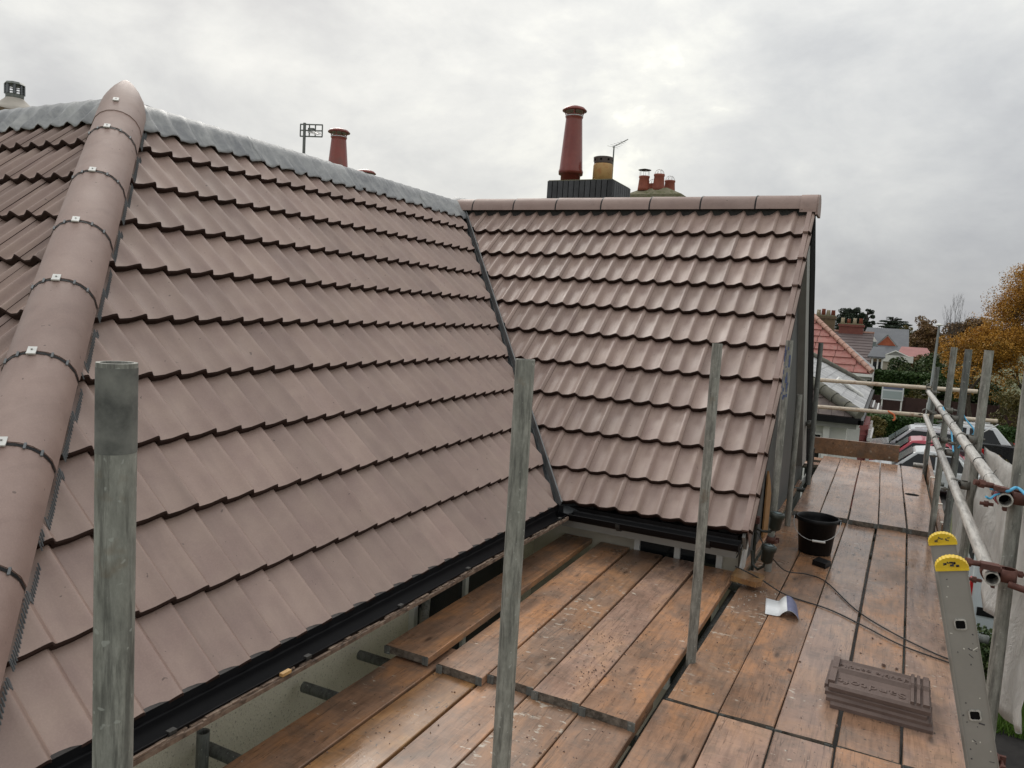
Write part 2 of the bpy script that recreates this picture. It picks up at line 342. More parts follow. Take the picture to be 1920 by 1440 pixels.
def paint(name, c, rough=0.25):
    t = NT(name, rough); t.b.inputs['Coat Weight'].default_value = 0.6; t.b.inputs['Coat Roughness'].default_value = 0.05
    t.col(t.ramp(t.noise(t.vec((1, 1, 1)), 2, 3), [(0.3, tuple(x * 0.93 for x in c)), (0.7, c)])); return t.m
paint('paint_darkgrey', (0.055, 0.058, 0.064)); paint('paint_silver', (0.50, 0.52, 0.55)); paint('paint_red', (0.45, 0.03, 0.06))
paint('paint_white', (0.66, 0.69, 0.71)); paint('paint_black', (0.015, 0.016, 0.018)); paint('paint_vanwhite', (0.60, 0.65, 0.68), 0.35)
mottled('tyre', (0.012, 0.012, 0.012), (0.02, 0.02, 0.02), 10, 0.8)
mottled('rim_alloy', (0.32, 0.32, 0.33), (0.42, 0.42, 0.43), 10, 0.35, 0.5)
mottled('lamp_red', (0.40, 0.01, 0.015), (0.5, 0.02, 0.02), 10, 0.2)
mottled('lamp_clear', (0.55, 0.56, 0.57), (0.65, 0.66, 0.67), 10, 0.15)
M = MATS

# ------------------------------------------------------------------ mesh helpers
class MB:
    def __init__(s): s.v = []; s.f = []; s.sm = []; s.mi = []
    def add(s, vs, fs, smooth=False, mi=0):
        o = len(s.v); s.v += [tuple(p) for p in vs]
        for f in fs: s.f.append(tuple(i + o for i in f)); s.sm.append(smooth); s.mi.append(mi)
        return s
    def box(s, x0, x1, y0, y1, z0, z1, mi=0):
        v = [(x, y, z) for z in (z0, z1) for y in (y0, y1) for x in (x0, x1)]
        return s.add(v, [(0, 2, 3, 1), (4, 5, 7, 6), (0, 1, 5, 4), (2, 6, 7, 3), (0, 4, 6, 2), (1, 3, 7, 5)], mi=mi)
    def obox(s, c, a, b, cc, mi=0):
        c, a, b, cc = map(Vector, (c, a, b, cc))
        v = [c + a * i + b * j + cc * k for k in (-1, 1) for j in (-1, 1) for i in (-1, 1)]
        return s.add(v, [(0, 2, 3, 1), (4, 5, 7, 6), (0, 1, 5, 4), (2, 6, 7, 3), (0, 4, 6, 2), (1, 3, 7, 5)], mi=mi)
    def beam(s, p0, p1, w, h, mi=0):
        p0, p1 = Vector(p0), Vector(p1); d = (p1 - p0); dn = d.normalized()
        up = Vector((0, 0, 1)) if abs(dn.z) < 0.95 else Vector((0, 1, 0))
        a = dn.cross(up).normalized() * w / 2; b = dn.cross(a).normalized() * h / 2
        return s.obox((p0 + p1) / 2, d / 2, a, b, mi)
    def tube(s, pts, r, n=12, cap=True, bore=False, mi=0, smooth=True):
        pts = [Vector(p) for p in pts]; rs = r if isinstance(r, (list, tuple)) else [r] * len(pts)
        prev = None; rings = []
        for i, p in enumerate(pts):
            d = (pts[min(i + 1, len(pts) - 1)] - pts[max(i - 1, 0)]).normalized()
            if prev is None:
                a = d.cross(Vector((0, 0, 1)) if abs(d.z) < 0.9 else Vector((1, 0, 0))).normalized()
            else: a = (prev - d * prev.dot(d)).normalized()
            prev = a; b = d.cross(a)
            rings.append([p + (a * math.cos(2 * math.pi * k / n) + b * math.sin(2 * math.pi * k / n)) * rs[i] for k in range(n)])
        vs_ = [q for rg in rings for q in rg]; fs = []
        for i in range(len(pts) - 1):
            for k in range(n):
                k2 = (k + 1) % n; fs.append((i * n + k, i * n + k2, (i + 1) * n + k2, (i + 1) * n + k))
        s.add(vs_, fs, smooth, mi)
        if cap:
            for i, sg in ((0, -1), (len(pts) - 1, 1)):
                rg = rings[i]; c = pts[i]
                if bore:   # open tube end: a rim and a recessed bore
                    d = (pts[i] - pts[i - 1 if i else 1]).normalized()
                    inner = [c + (q - c) * 0.80 for q in rg]; deep = [q - d * rs[i] * 3 for q in inner]
                    vv = list(rg) + inner + deep; f = []
                    for k in range(n):
                        k2 = (k + 1) % n
                        f.append((k, k2, n + k2, n + k)); f.append((n + k, n + k2, 2 * n + k2, 2 * n + k))
                    s.add(vv, f, False, mi); s.add(deep, [tuple(range(n))], False, 1)
                else: s.add(rg, [tuple(range(n))] if sg > 0 else [tuple(reversed(range(n)))], False, mi)
        return s
    def lathe(s, prof, c, n=24, smooth=True, mi=0, cap=True):
        c = Vector(c); vs_ = []; fs = []
        for (r, z) in prof:
            for k in range(n):
                a = 2 * math.pi * k / n; vs_.append((c.x + r * math.cos(a), c.y + r * math.sin(a), c.z + z))
        for i in range(len(prof) - 1):
            for k in range(n):
                k2 = (k + 1) % n; fs.append((i * n + k, i * n + k2, (i + 1) * n + k2, (i + 1) * n + k))
        if cap:
            fs.append(tuple(reversed(range(n)))); fs.append(tuple(range((len(prof) - 1) * n, len(prof) * n)))
        return s.add(vs_, fs, smooth, mi)
    def prism(s, poly, ext, mi=0):
        """polygon of 3d points extruded along vector ext"""
        poly = [Vector(p) for p in poly]; e = Vector(ext); n = len(poly)
        vs_ = poly + [p + e for p in poly]
        fs = [tuple(reversed(range(n))), tuple(range(n, 2 * n))] + [(i, (i + 1) % n, n + (i + 1) % n, n + i) for i in range(n)]
        return s.add(vs_, fs, mi=mi)
    def quad(s, *p, mi=0): return s.add(p, [tuple(range(len(p)))], mi=mi)
    def build(s, name, mat, parent=None, label=None, cat=None, group=None, kind=None, origin=None, raw=False, fixn=True):
        co = np.array(s.v, dtype=float)
        if not raw: co[:, 2] += GZ
        if origin is None:
            lo, hi = co.min(0), co.max(0); origin = Vector(((lo[0] + hi[0]) / 2, (lo[1] + hi[1]) / 2, lo[2]))
        elif not raw: origin = Vector((origin[0], origin[1], origin[2] + GZ))
        co = co - np.array(origin)
        me = bpy.data.meshes.new(name)
        me.from_pydata(co.tolist(), [], s.f)
        me.polygons.foreach_set('use_smooth', s.sm)
        mats = mat if isinstance(mat, (list, tuple)) else [mat]
        for m_ in mats: me.materials.append(M[m_] if isinstance(m_, str) else m_)
        if len(mats) > 1: me.polygons.foreach_set('material_index', s.mi)
        if fixn and len(s.f) < 5000:
            bm = bmesh.new(); bm.from_mesh(me); bmesh.ops.recalc_face_normals(bm, faces=bm.faces); bm.to_mesh(me); bm.free()
        me.update()
        return link(name, me, origin, parent, label, cat, group, kind)
def world_loc(o):
    p = Vector((0, 0, 0))
    while o is not None: p = p + Vector(o.location); o = o.parent
    return p
def link(name, me, origin, parent=None, label=None, cat=None, group=None, kind=None):
    o = bpy.data.objects.new(name, me); COL.objects.link(o)
    if parent is not None:
        o.parent = parent; o.location = Vector(origin) - world_loc(parent)
    else: o.location = origin
    tag(o, label, cat, group, kind); return o
def tag(o, label=None, cat=None, group=None, kind=None):
    if label: o['label'] = label
    if cat: o['category'] = cat
    if group: o['group'] = group
    if kind: o['kind'] = kind
    return o
def thing(name, loc, label, cat, group=None):
    o = bpy.data.objects.new(name, None); COL.objects.link(o); o.empty_display_size = 0.1
    o.location = (loc[0], loc[1], loc[2] + GZ); return tag(o, label, cat, group)
def copy_tree(o, parent=None):
    c = o.copy(); COL.objects.link(c); c.parent = parent
    for ch in list(o.children): copy_tree(ch, c)
    return c

# ================================================================== GROUND
g = MB(); g.quad((-400, -120, -5), (500, -120, -5), (500, 900, -5), (-400, 900, -5))
g.build('ground', 'soil', kind='structure', origin=(0, 0, -5))
g = MB(); g.quad((-2.0, 25.5, -4.992), (9.5, 25.5, -4.992), (9.5, 37.8, -4.992), (-2.0, 37.8, -4.992)); g.build('parking_area', 'asphalt', kind='structure')
g = MB(); g.quad((4.2, 25, -4.988), (14, 22, -4.988), (60, 120, -4.988), (40, 125, -4.988)); g.build('road', 'asphalt', kind='structure')
g = MB(); g.quad((-2.3, -6, -4.988), (4.5, -6, -4.988), (3.2, 11.2, -4.988), (1.1, 12.0, -4.988), (1.0, 25.4, -4.988), (-0.8, 25.4, -4.988)); g.build('driveway', 'asphalt_dark', kind='structure')
g = MB()
g.box(2.2, 9.0, 38.0, 38.7, -5, -4.93); g.build('verge', 'leaf_litter', kind='structure')

# ================================================================== THE TILED HOUSE
TM, TW = 0.801440, 0.788027
MO = Vector((-1.981, 3.954, -1.341)); WO = Vector((-0.825, 4.897, -1.337)); LO = Vector((-4.40, 0.79, -1.341))
GM, GW = 0.34121, 0.34172
YAW = 0.01818
def basis(kind):
    if kind == 'main': return Vector((0, 1, 0)), Vector((-math.cos(TM), 0, math.sin(TM))), MO, GM
    if kind == 'wing':
        return (Vector((math.cos(YAW), math.sin(YAW), 0)), Vector((-math.cos(TW) * math.sin(YAW), math.cos(TW) * math.cos(YAW), math.sin(TW))), WO, GW)
    return Vector((1, 0, 0)), Vector((0, math.cos(TM), math.sin(TM))), LO, GM
house = thing('house', (-4.4, 5.0, -5), 'pebbledashed house with a new brown double-pantile roof under scaffolding', 'house')
HR = 0.034
def prof(s):
    s = s % 1.0
    if s < 0.24: return HR * (0.5 + 0.5 * math.cos(math.pi * s / 0.24)) - HR
    x = (s - 0.24) / 0.76
    y = max(0.0, (x - 0.38) / 0.62)
    return HR * (0.38 * x + 0.62 * y * y * (3 - 2 * y)) - HR
TH = 0.033
def tile_geo(length, cut=None):
    """one interlocking concrete tile with two rolls: s across (300 mm cover), t up the slope, n out"""
    ss = [0.12, 0.18, 0.24, 0.40, 0.58, 0.75, 0.88, 0.96, 1.0, 1.05, 1.12, 1.18, 1.24, 1.40, 1.58, 1.75, 1.88, 1.96, 2.0, 2.05, 2.13]
    drop = 0.041 / GM
    vs_, fs, sm, mi = [], [], [], []
    n = len(ss)
    ts = [0.0, 0.007, length]
    for t_ in ts:
        for k, s_ in enumerate(ss):
            h = prof(s_) + (0.0035 if s_ > 1.95 else 0.0)
            e = -0.007 if t_ == 0.0 else 0.0
            vs_.append((s_ * 0.15, t_, h - drop * t_ + e))
    for k, s_ in enumerate(ss): vs_.append((s_ * 0.15, 0.001, prof(s_) - TH + (0.0035 if s_ > 1.95 else 0)))
    for k, s_ in enumerate(ss): vs_.append((s_ * 0.15, 0.09, prof(s_) - TH - drop * 0.09 + (0.0035 if s_ > 1.95 else 0)))
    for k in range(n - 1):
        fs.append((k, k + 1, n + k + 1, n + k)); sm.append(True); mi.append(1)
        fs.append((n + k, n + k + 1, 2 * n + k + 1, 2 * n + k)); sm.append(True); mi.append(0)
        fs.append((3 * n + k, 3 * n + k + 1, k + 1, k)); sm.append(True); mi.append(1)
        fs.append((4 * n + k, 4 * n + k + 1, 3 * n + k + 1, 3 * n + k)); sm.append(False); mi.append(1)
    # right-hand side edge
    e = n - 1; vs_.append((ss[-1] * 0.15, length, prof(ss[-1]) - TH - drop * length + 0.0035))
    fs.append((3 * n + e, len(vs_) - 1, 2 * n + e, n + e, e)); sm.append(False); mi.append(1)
    return vs_, fs, sm, mi
def sharpen(me, ang=35):
    bm = bmesh.new(); bm.from_mesh(me)
    for e in bm.edges:
        if len(e.link_faces) == 2 and e.calc_face_angle(0) > R(ang): e.smooth = False
    bm.to_mesh(me); bm.free()
TILE_ME = {}
def tile_mesh(length, mat='tile_brown'):
    key = (round(length, 3), mat)
    if key in TILE_ME: return TILE_ME[key]
    v, f, sm, mi = tile_geo(length)
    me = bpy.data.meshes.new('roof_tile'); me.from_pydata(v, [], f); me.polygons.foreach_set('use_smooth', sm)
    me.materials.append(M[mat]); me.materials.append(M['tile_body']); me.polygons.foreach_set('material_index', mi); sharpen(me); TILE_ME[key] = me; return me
def frame(es, et, p, jit=0.0):
    n = es.cross(et).normalized()
    m = Matrix(((es.x, et.x, n.x, p.x), (es.y, et.y, n.y, p.y), (es.z, et.z, n.z, p.z + GZ), (0, 0, 0, 1)))
    if jit: m = m @ Matrix.Rotation(random.gauss(0, jit), 4, 'Z') @ Matrix.Rotation(random.gauss(0, jit * 0.7), 4, 'Y')
    return m
# plan lines used for cutting: hip and valley
HA = Vector((-4.40, 3.22, 1.17)); HD = Vector((1, -0.977, -1.0326))
VA = Vector((-2.02, 4.934, -1.30)); VB = Vector((-4.40, 7.38, 1.16))
def planeside(kind):
    hn = Vector((0.977, 1, 0)).normalized()
    vd = (VB - VA); vn = Vector((vd.y, -vd.x, 0)).normalized()      # points towards +x+y
    if vn.x < 0: vn = -vn
    if kind == 'main': return [(HA, hn, 0.03), (VA, -vn, 0.030)]
    if kind == 'wing': return [(VA, vn, 0.012)]
    return [(HA, -hn, 0.03)]
def place_tiles(kind, slope, rows, srange, phase, top, mat='tile_brown'):
    es, et, O, G = basis(kind); planes = planeside(kind); cnt = 0
    base_inv = Matrix.Translation(-world_loc(slope))
    for r, t0, G2 in rows:
        length = min(0.385 if True else 0, top - t0)
        if length < 0.05: continue
        k = srange[0]
        while k < srange[1]:
            s0 = phase + k * 0.30; k += 1
            p = O + es * s0 + et * t0
            corners = [O + es * (s0 + a) + et * (t0 + b) for a in (0.02, 0.32) for b in (0, length)]
            out = False; need = []
            for (pp, nn, gap) in planes:
                ds = [(c - pp).dot(nn) - gap for c in corners]
                if max(ds) <= 0: out = True; break
                if min(ds) < 0: need.append((pp, nn, gap))
            if out: continue
            mw = frame(es, et, p, 0.0016)
            me = tile_mesh(length, mat)
            if need:
                me = me.copy(); bm = bmesh.new(); bm.from_mesh(me); bm.transform(mw)
                for (pp, nn, gap) in need:
                    q = Vector((pp.x, pp.y, pp.z + GZ)) + nn * gap
                    gg = bm.verts[:] + bm.edges[:] + bm.faces[:]
                    bmesh.ops.bisect_plane(bm, geom=gg, plane_co=q, plane_no=nn, clear_inner=True)
                if not bm.faces: bm.free(); bpy.data.meshes.remove(me); continue
                bm.transform(mw.inverted()); bm.to_mesh(me); bm.free()
            o = bpy.data.objects.new('roof_tile', me); COL.objects.link(o); o.parent = slope
            o.matrix_local = base_inv @ mw; cnt += 1
    return cnt
def slope_deck(kind, poly, name):
    """boarded underlay of one slope, just below the tiles"""
    m = MB(); n = None
    es, et, O, G = basis(kind); n = es.cross(et).normalized()
    pts = [Vector(p) - n * 0.134 for p in poly]
    m.prism(pts, -n * 0.03)
    return m.build(name, 'black_matt', house)
es, et, O, G = basis('main')
top_m = 3.40
main_slope = slope_deck('main', [(-2.0, 0.80, -1.33), (-2.06, 4.93, -1.27), (-4.42, 7.35, 1.16), (-4.42, 3.22, 1.16)], 'roof_slope')
place_tiles('main', main_slope, [(0, 0.055 * GM, 0)] + [(r, r * GM, 0) for r in range(1, 10)], (-12, 13), -0.0 + 0.0, top_m)
wing_slope = slope_deck('wing', [(-2.0, 4.96, -1.30), (-0.74, 4.96, -1.30), (-0.74, 7.42, 1.15), (-4.36, 7.38, 1.13)], 'roof_slope')
place_tiles('wing', wing_slope, [(0, 0.182 * GW, 0)] + [(r, r * GW, 0) for r in range(1, 10)], (-14, 1), -0.03 - 0.30 + 0.15, 3.52)
left_slope = slope_deck('left', [(-8.0, 0.80, -1.33), (-2.05, 0.82, -1.31), (-4.42, 3.20, 1.16), (-8.0, 3.20, 1.16)], 'roof_slope')
place_tiles('left', left_slope, [(r, r * GM, 0) for r in range(3, 10)], (-8, 6), 0.0, 3.42)

# ---- half tile strip + dry verge at the wing's gable edge
esw, etw, _, _ = basis('wing'); nw = esw.cross(etw).normalized()
for r in range(10):
    t0 = (0.182 if r == 0 else r) * GW; L_ = (1.02 * GW if r else 0.85 * GW)
    if r == 9: L_ = 0.38
    m = MB(); o_ = WO + etw * t0
    # verge unit: a flange over the tile edge, a raised rim at its nose and a deep outer face
    a = 0.076; b = 0.114; dep = 0.128 if r else 0.20
    def P(s_, t_, n_): return o_ + esw * s_ + etw * t_ + nw * n_
    m.prism([P(a, 0, -0.024), P(a, 0, 0.004), P(b, 0, 0.004), P(b, 0, -dep), P(b - 0.006, 0, -dep), P(b - 0.006, 0, -0.006), P(a + 0.006, 0, -0.006)], etw * L_ - nw * 0.022)
    m.prism([P(a - 0.003, -0.006, -0.012), P(a - 0.003, -0.006, 0.009), P(b + 0.003, -0.006, 0.009), P(b + 0.003, -0.006, -dep - 0.004), P(b - 0.004, -0.006, -dep - 0.004), P(b - 0.004, -0.006, -0.008)], etw * 0.022)
    m.build('verge_cap', 'ridge_brown', wing_slope)

# ---- lead work along the crown of the roof
def lead_panel(kind, s0, s1, t0, t1, x):
    es, et, O, G = basis(kind); n = es.cross(et).normalized(); m = MB()
    N_ = max(4, int((s1 - s0) / 0.0214)); ph = 0.0
    tt = [t0, t0 + 0.02, (t0 + t1) / 2, t1 - 0.06, t1]
    rows = []
    for i in range(N_ + 1):
        s_ = s0 + (s1 - s0) * i / N_; h = prof((s_) / 0.15) * 0.9
        wob = 0.004 * math.sin(s_ * 23.0 + x) + 0.003 * math.sin(s_ * 61.0)
        lift = 0.0
        pts = [O + es * s_ + et * (t0 + wob * 2) + n * (h + 0.004 + 0 * lift), O + es * s_ + et * (t0 + 0.02) + n * (h + 0.007),
               O + es * s_ + et * ((t0 + t1) / 2) + n * (h * 0.95 + 0.010 + wob * 0.5), O + es * s_ + et * (t1 - 0.07) + n * (h * 0.55 + 0.014)]
        # rolled over the crown onto the flat roof behind
        tp = O + es * s_ + et * t1
        back = Vector((et.x, et.y, 0)).normalized()
        pts += [tp + n * (h * 0.22 + 0.014), tp + back * 0.05 + Vector((0, 0, 0.014 + wob * 0.3)), tp + back * 0.30 + Vector((0, 0, 0.0))]
        rows.append(pts)
    K = len(rows[0]); vs_ = [p for rw in rows for p in rw]; fs = []
    for i in range(N_):
        for k in range(K - 1): fs.append((i * K + k, (i + 1) * K + k, (i + 1) * K + k + 1, i * K + k + 1))
    m.add(vs_, fs, True)
    o = m.build('lead_sheet', 'lead', main_slope if kind == 'main' else left_slope, fixn=False)
    md = o.modifiers.new('thickness', 'SOLIDIFY'); md.thickness = 0.004; md.offset = 1
    return o
mo_s = lambda y: y - MO.y
edges = [3.235, 4.28, 5.42, 6.50, 7.42]
for i in range(4): lead_panel('main', mo_s(edges[i]) - (0.05 if i else 0), mo_s(edges[i + 1]), 3.255 - (0.012 if i % 2 else 0), 3.49, i * 2.1)
edges = [-8.3, -7.1, -5.75, -4.46]
for i in range(3): lead_panel('left', edges[i] + 4.40 - 0.05, edges[i + 1] + 4.40 + (0.04 if i == 2 else 0), 3.265, 3.50, i * 1.7)
m = MB(); m.box(-9, -4.45, 3.27, 9.5, 1.10, 1.155); m.build('flat_roof', 'lead', house)

# ---- hip tiles
def arch_ring(c, side, up, hw, rise, n=10, a0=-0.06):
    pts = []
    for k in range(n + 1):
        th = math.pi * (k / n)
        pts.append(c - side * hw * math.cos(th) + up * (rise * math.sin(th) ** 0.85))
    return pts
def arch_tile(p0, p1, side, up, hw, rise, name, mat, parent, flare=0.008, th=0.014, nose=None):
    """one half-round tile from p0 (lower, wider) to p1; closed shell"""
    p0, p1 = Vector(p0), Vector(p1); m = MB()
    sts = [(0.0, hw + flare, rise + flare), (0.12, hw + flare * 0.8, rise + flare * 0.8), (1.0, hw - flare * 0.6, rise - flare * 0.6)]
    if nose: sts = [(0.0, hw + flare, rise + flare), (0.45, hw, rise), (0.58, hw * 0.96, rise * 0.99), (0.70, hw * 0.88, rise * 0.97), (0.81, hw * 0.74, rise * 0.94), (0.90, hw * 0.58, rise * 0.90), (0.955, hw * 0.42, rise * 0.86), (0.985, hw * 0.28, rise * 0.82), (1.0, hw * 0.12, rise * 0.70)]
    outer = [arch_ring(p0.lerp(p1, t_), side, up, a, b) for t_, a, b in sts]
    inner = [arch_ring(p0.lerp(p1, t_), side, up, max(a - th, 0.002), max(b - th, 0.001)) for t_, a, b in sts]
    K = len(outer[0]); n = len(sts)
    vs_ = [q for rg in outer for q in rg] + [q for rg in inner for q in rg]; o2 = n * K; fs = []; sm = []
    for i in range(n - 1):
        for k in range(K - 1): m_ = (i * K + k, i * K + k + 1, (i + 1) * K + k + 1, (i + 1) * K + k); fs.append(m_)
    m.add(vs_, fs, True)
    cap = []
    for k in range(K - 1):
        cap.append((k + 1, k, o2 + k, o2 + k + 1))
        cap.append(((n - 1) * K + k, (n - 1) * K + k + 1, o2 + (n - 1) * K + k + 1, o2 + (n - 1) * K + k))
        for i in range(n - 1): cap.append((o2 + (i + 1) * K + k, o2 + (i + 1) * K + k + 1, o2 + i * K + k + 1, o2 + i * K + k))
    for i in range(n - 1):
        for k in (0, K - 1): cap.append((i * K + k, (i + 1) * K + k, o2 + (i + 1) * K + k, o2 + i * K + k))
    m.f += [tuple(c) for c in cap]; m.sm += [False] * len(cap); m.mi += [0] * len(cap)
    o = m.build(name, mat, parent); sharpen(o.data, 50); return o
hdn = HD.normalized(); hside = Vector((1, 1, 0)).normalized(); hside = (hside - hdn * hside.dot(hdn)).normalized()
hup = hside.cross(hdn).normalized()
if hup.z < 0: hup = -hup
hj = [-0.07, 0.19, 0.315, 0.61, 0.892, 1.165, 1.443, 1.718, 1.996, 2.275, 2.50]
hip = MB(); hip.beam(HA + hup * -0.04, HA + HD * 2.4 + hup * -0.04, 0.05, 0.04)
hip_part = hip.build('hip', 'black_matt', house)
H0 = lambda t_: HA + HD * t_ + hup * (-0.084)
HR_ = 0.152
for i in range(len(hj) - 1):
    a, b_ = hj[i], hj[i + 1]
    up_end = H0(a - 0.012) if i else H0(a - 0.05)
    arch_tile(H0(b_ - 0.010), up_end, hside, hup, 0.132, HR_, 'hip_tile', 'ridge_brown', hip_part, nose=(i == 0), flare=0.0025)
    if i < 9:
        m = MB(); rg0 = arch_ring(H0(b_ - 0.0078), hside, hup, 0.1325, HR_ + 0.0005, 14); rg1 = arch_ring(H0(b_ - 0.0005), hside, hup, 0.1325, HR_ + 0.0005, 14)
        K = len(rg0); m.add(rg0 + rg1, [(k, k + 1, K + k + 1, K + k) for k in range(K - 1)], True)
        if i:
            m.build('union_seal', 'black_plastic', hip_part)
            for kk in (3, 5, 9, 11):   # small lugs of the seal
                m = MB(); c = (rg0[kk] + rg1[kk]) / 2; nn = (c - H0(b_)).normalized()
                m.obox(c + nn * 0.002, hdn * 0.013, hside * 0.004, hup * 0.003); 
                m.build('seal_lug', 'comb_grey', hip_part)
        # white fixing clip
        tcl = (b_ - 0.008) if i else 0.10
        if i < 8:
            m = MB(); c = H0(tcl) + hup * (HR_ + 0.0045) - hside * 0.010 + hdn * 0.0
            m.obox(c, hdn * 0.021, hside * 0.0155, hup * 0.0025)
            m.obox(c + hup * 0.003 + hdn * 0.019, hdn * 0.004, hside * 0.0155, hup * 0.0030)
            m.build('hip_clip', 'clip_white', hip_part)
            m = MB(); c2 = c + hup * 0.0045 - hdn * 0.003
            m.lathe([(0.004, 0), (0.004, 0.001)], (0, 0, 0), 8); 
            m.v = [tuple(c2 + hside * p[0] + hdn * p[1] + hup * p[2]) for p in m.v]
            m.build('clip_screw', 'coupler_zinc', hip_part)
# comb filler strips under both edges of the hip tiles
for sg, kind in ((1, 'main'), (-1, 'left')):
    es, et, O, G = basis(kind); n = es.cross(et).normalized(); m = MB()
    e0 = hside * sg
    out_dir = (es if sg > 0 else -es)
    N_ = 300
    for i in range(N_):
        t_ = -0.02 + i * (2.42 / N_)
        base = HA + HD * t_ + Vector((0, 0, 0))
        # fin from the tile surface up to the edge of the hip tile
        pr = Vector((1, 1, 0)).normalized() * sg
        ed = H0(t_) + hside * 0.133 * sg; q = Vector((ed.x, ed.y, 0)) + pr * 0.002
        q.z = O.z - ((q.x - O.x) * n.x + (q.y - O.y) * n.y) / n.z
        s_ = (q - O).dot(es); h = prof(s_ / 0.15)
        row = (q - O).dot(et) / G; lvl = -0.041 * (row - math.floor(row))
        zs = q.z + (h + lvl) / n.z; L2 = ed.z + 0.004 - zs
        if L2 < 0.026: continue
        L2 = min(L2, 0.034)
        c = Vector((q.x, q.y, zs + L2 / 2)) + pr * 0.004
        m.obox(c, Vector((hdn.x, hdn.y, 0)).normalized() * 0.0022, pr * 0.002, Vector((pr.x * 0.30, pr.y * 0.30, -1)) * L2 / 2)
    m.build('comb_filler', 'comb_grey', hip_part, kind='stuff')
    m = MB()
    a = H0(0.10) + hside * 0.112 * sg; b2 = a + HD * 2.3
    m.beam(a + hup * -0.01, b2 + hup * -0.01, 0.018, 0.06); m.build('filler_backing', 'black_matt', hip_part)

# ---- valley trough and its upstand bar
vd = (VB - VA).normalized(); vside = Vector((vd.y, -vd.x, 0)).normalized()
if vside.x < 0: vside = -vside
m = MB()
for sg, kind in ((-1, 'main'), (1, 'wing')):
    es, et, O, G = basis(kind); n = es.cross(et).normalized()
    a = VA - vd * 0.1; b2 = VB
    w = vside * sg * 0.24; pa, pb = a + w, b2 + w
    pa = pa - n * ((pa - O).dot(n)); pb = pb - n * ((pb - O).dot(n))
    dn_ = Vector((0, 0, -0.075)); q = [a + dn_, b2 + dn_, pb - n * 0.130, pa - n * 0.130]
    m.quad(*[p for p in q])
val = m.build('valley_trough', 'valley_grp', house, fixn=False)
m = MB(); up = vd.cross(vside); up = up if up.z > 0 else -up
m.beam(VA - vd * 0.05 + up * 0.0, VB - vd * 0.02 + up * 0.0, 0.010, 0.060); m.build('valley_bar', 'valley_bar', val)
m = MB(); m.beam(VA - vd * 0.06 + up * 0.0 - Vector((0, 0, 0.0)), VA - vd * 0.06 + up * 0.02 - Vector((0, 0, 0.13)), 0.03, 0.02); m.build('valley_end', 'black_plastic', val)
m = MB()   # lead patch dressed over the head of the valley
c = VB + Vector((0.02, -0.03, 0.03))
m.add([c + Vector(p) for p in [(-0.14, -0.14, -0.02), (0.0, -0.10, -0.05), (0.10, -0.02, -0.03), (0.02, 0.06, 0.03), (-0.10, 0.02, 0.05), (-0.02, -0.03, 0.02)]],
      [(0, 1, 5), (1, 2, 5), (2, 3, 5), (3, 4, 5), (4, 0, 5)], True); m.build('lead_patch', 'lead', val, fixn=False)

# ---- ridge tiles of the wing
rj = [-4.56, -4.19, -3.70, -3.22, -2.73, -2.235, -1.745, -1.245, -0.735]
def RP(x): return Vector((x, 7.425 + (x + 0.75) * YAW, 1.072))
rd = MB(); rd.beam(RP(-4.4) + Vector((0, 0, -0.02)), RP(-0.80) + Vector((0, 0, -0.02)), 0.17, 0.10)
ridge = rd.build('ridge', 'black_matt', house)
for i in range(8):
    arch_tile(RP(rj[i] + 0.006), RP(rj[i + 1] - 0.006), Vector((0, 1, 0)), Vector((0, 0, 1)), 0.132, 0.136, 'ridge_tile', 'ridge_brown', ridge, flare=0.003)
    if i:
        m = MB(); rg0 = arch_ring(RP(rj[i] - 0.008), Vector((0, 1, 0)), Vector((0, 0, 1)), 0.1335, 0.1378, 12); rg1 = arch_ring(RP(rj[i] + 0.006), Vector((0, 1, 0)), Vector((0, 0, 1)), 0.1335, 0.1378, 12)
        K = len(rg0); m.add(rg0 + rg1, [(k, k + 1, K + k + 1, K + k) for k in range(K - 1)], True); m.build('union_seal', 'black_plastic', ridge)
        m = MB(); m.box(rj[i] - 0.004, rj[i] + 0.014, 7.355, 7.378, 1.198, 1.206); m.build('ridge_clip', 'clip_white', ridge)
m = MB(); rg = arch_ring(RP(-0.728), Vector((0, 1, 0)), Vector((0, 0, 1)), 0.134, 0.140, 12); rg += [rg[-1] + Vector((0, 0, -0.05)), rg[0] + Vector((0, 0, -0.05))]
m.prism(rg, (0.022, 0, 0)); m.build('ridge_end_cap', 'ridge_brown', ridge)
m = MB(); rg = arch_ring(RP(-0.86), Vector((0, 1, 0)), Vector((0, 0, 1)), 0.136, 0.1415, 12); K = len(rg)
rg1 = [p + Vector((0.14, 0, 0)) for p in rg]; m.add(rg + rg1, [(k, k + 1, K + k + 1, K + k) for k in range(K - 1)], True)
m.add([rg[0], rg1[0], rg1[0] + Vector((0, 0, -0.03)), rg[0] + Vector((0, 0, -0.03))], [(0, 1, 2, 3)])
m.build('ridge_end_collar', 'ridge_brown', ridge)

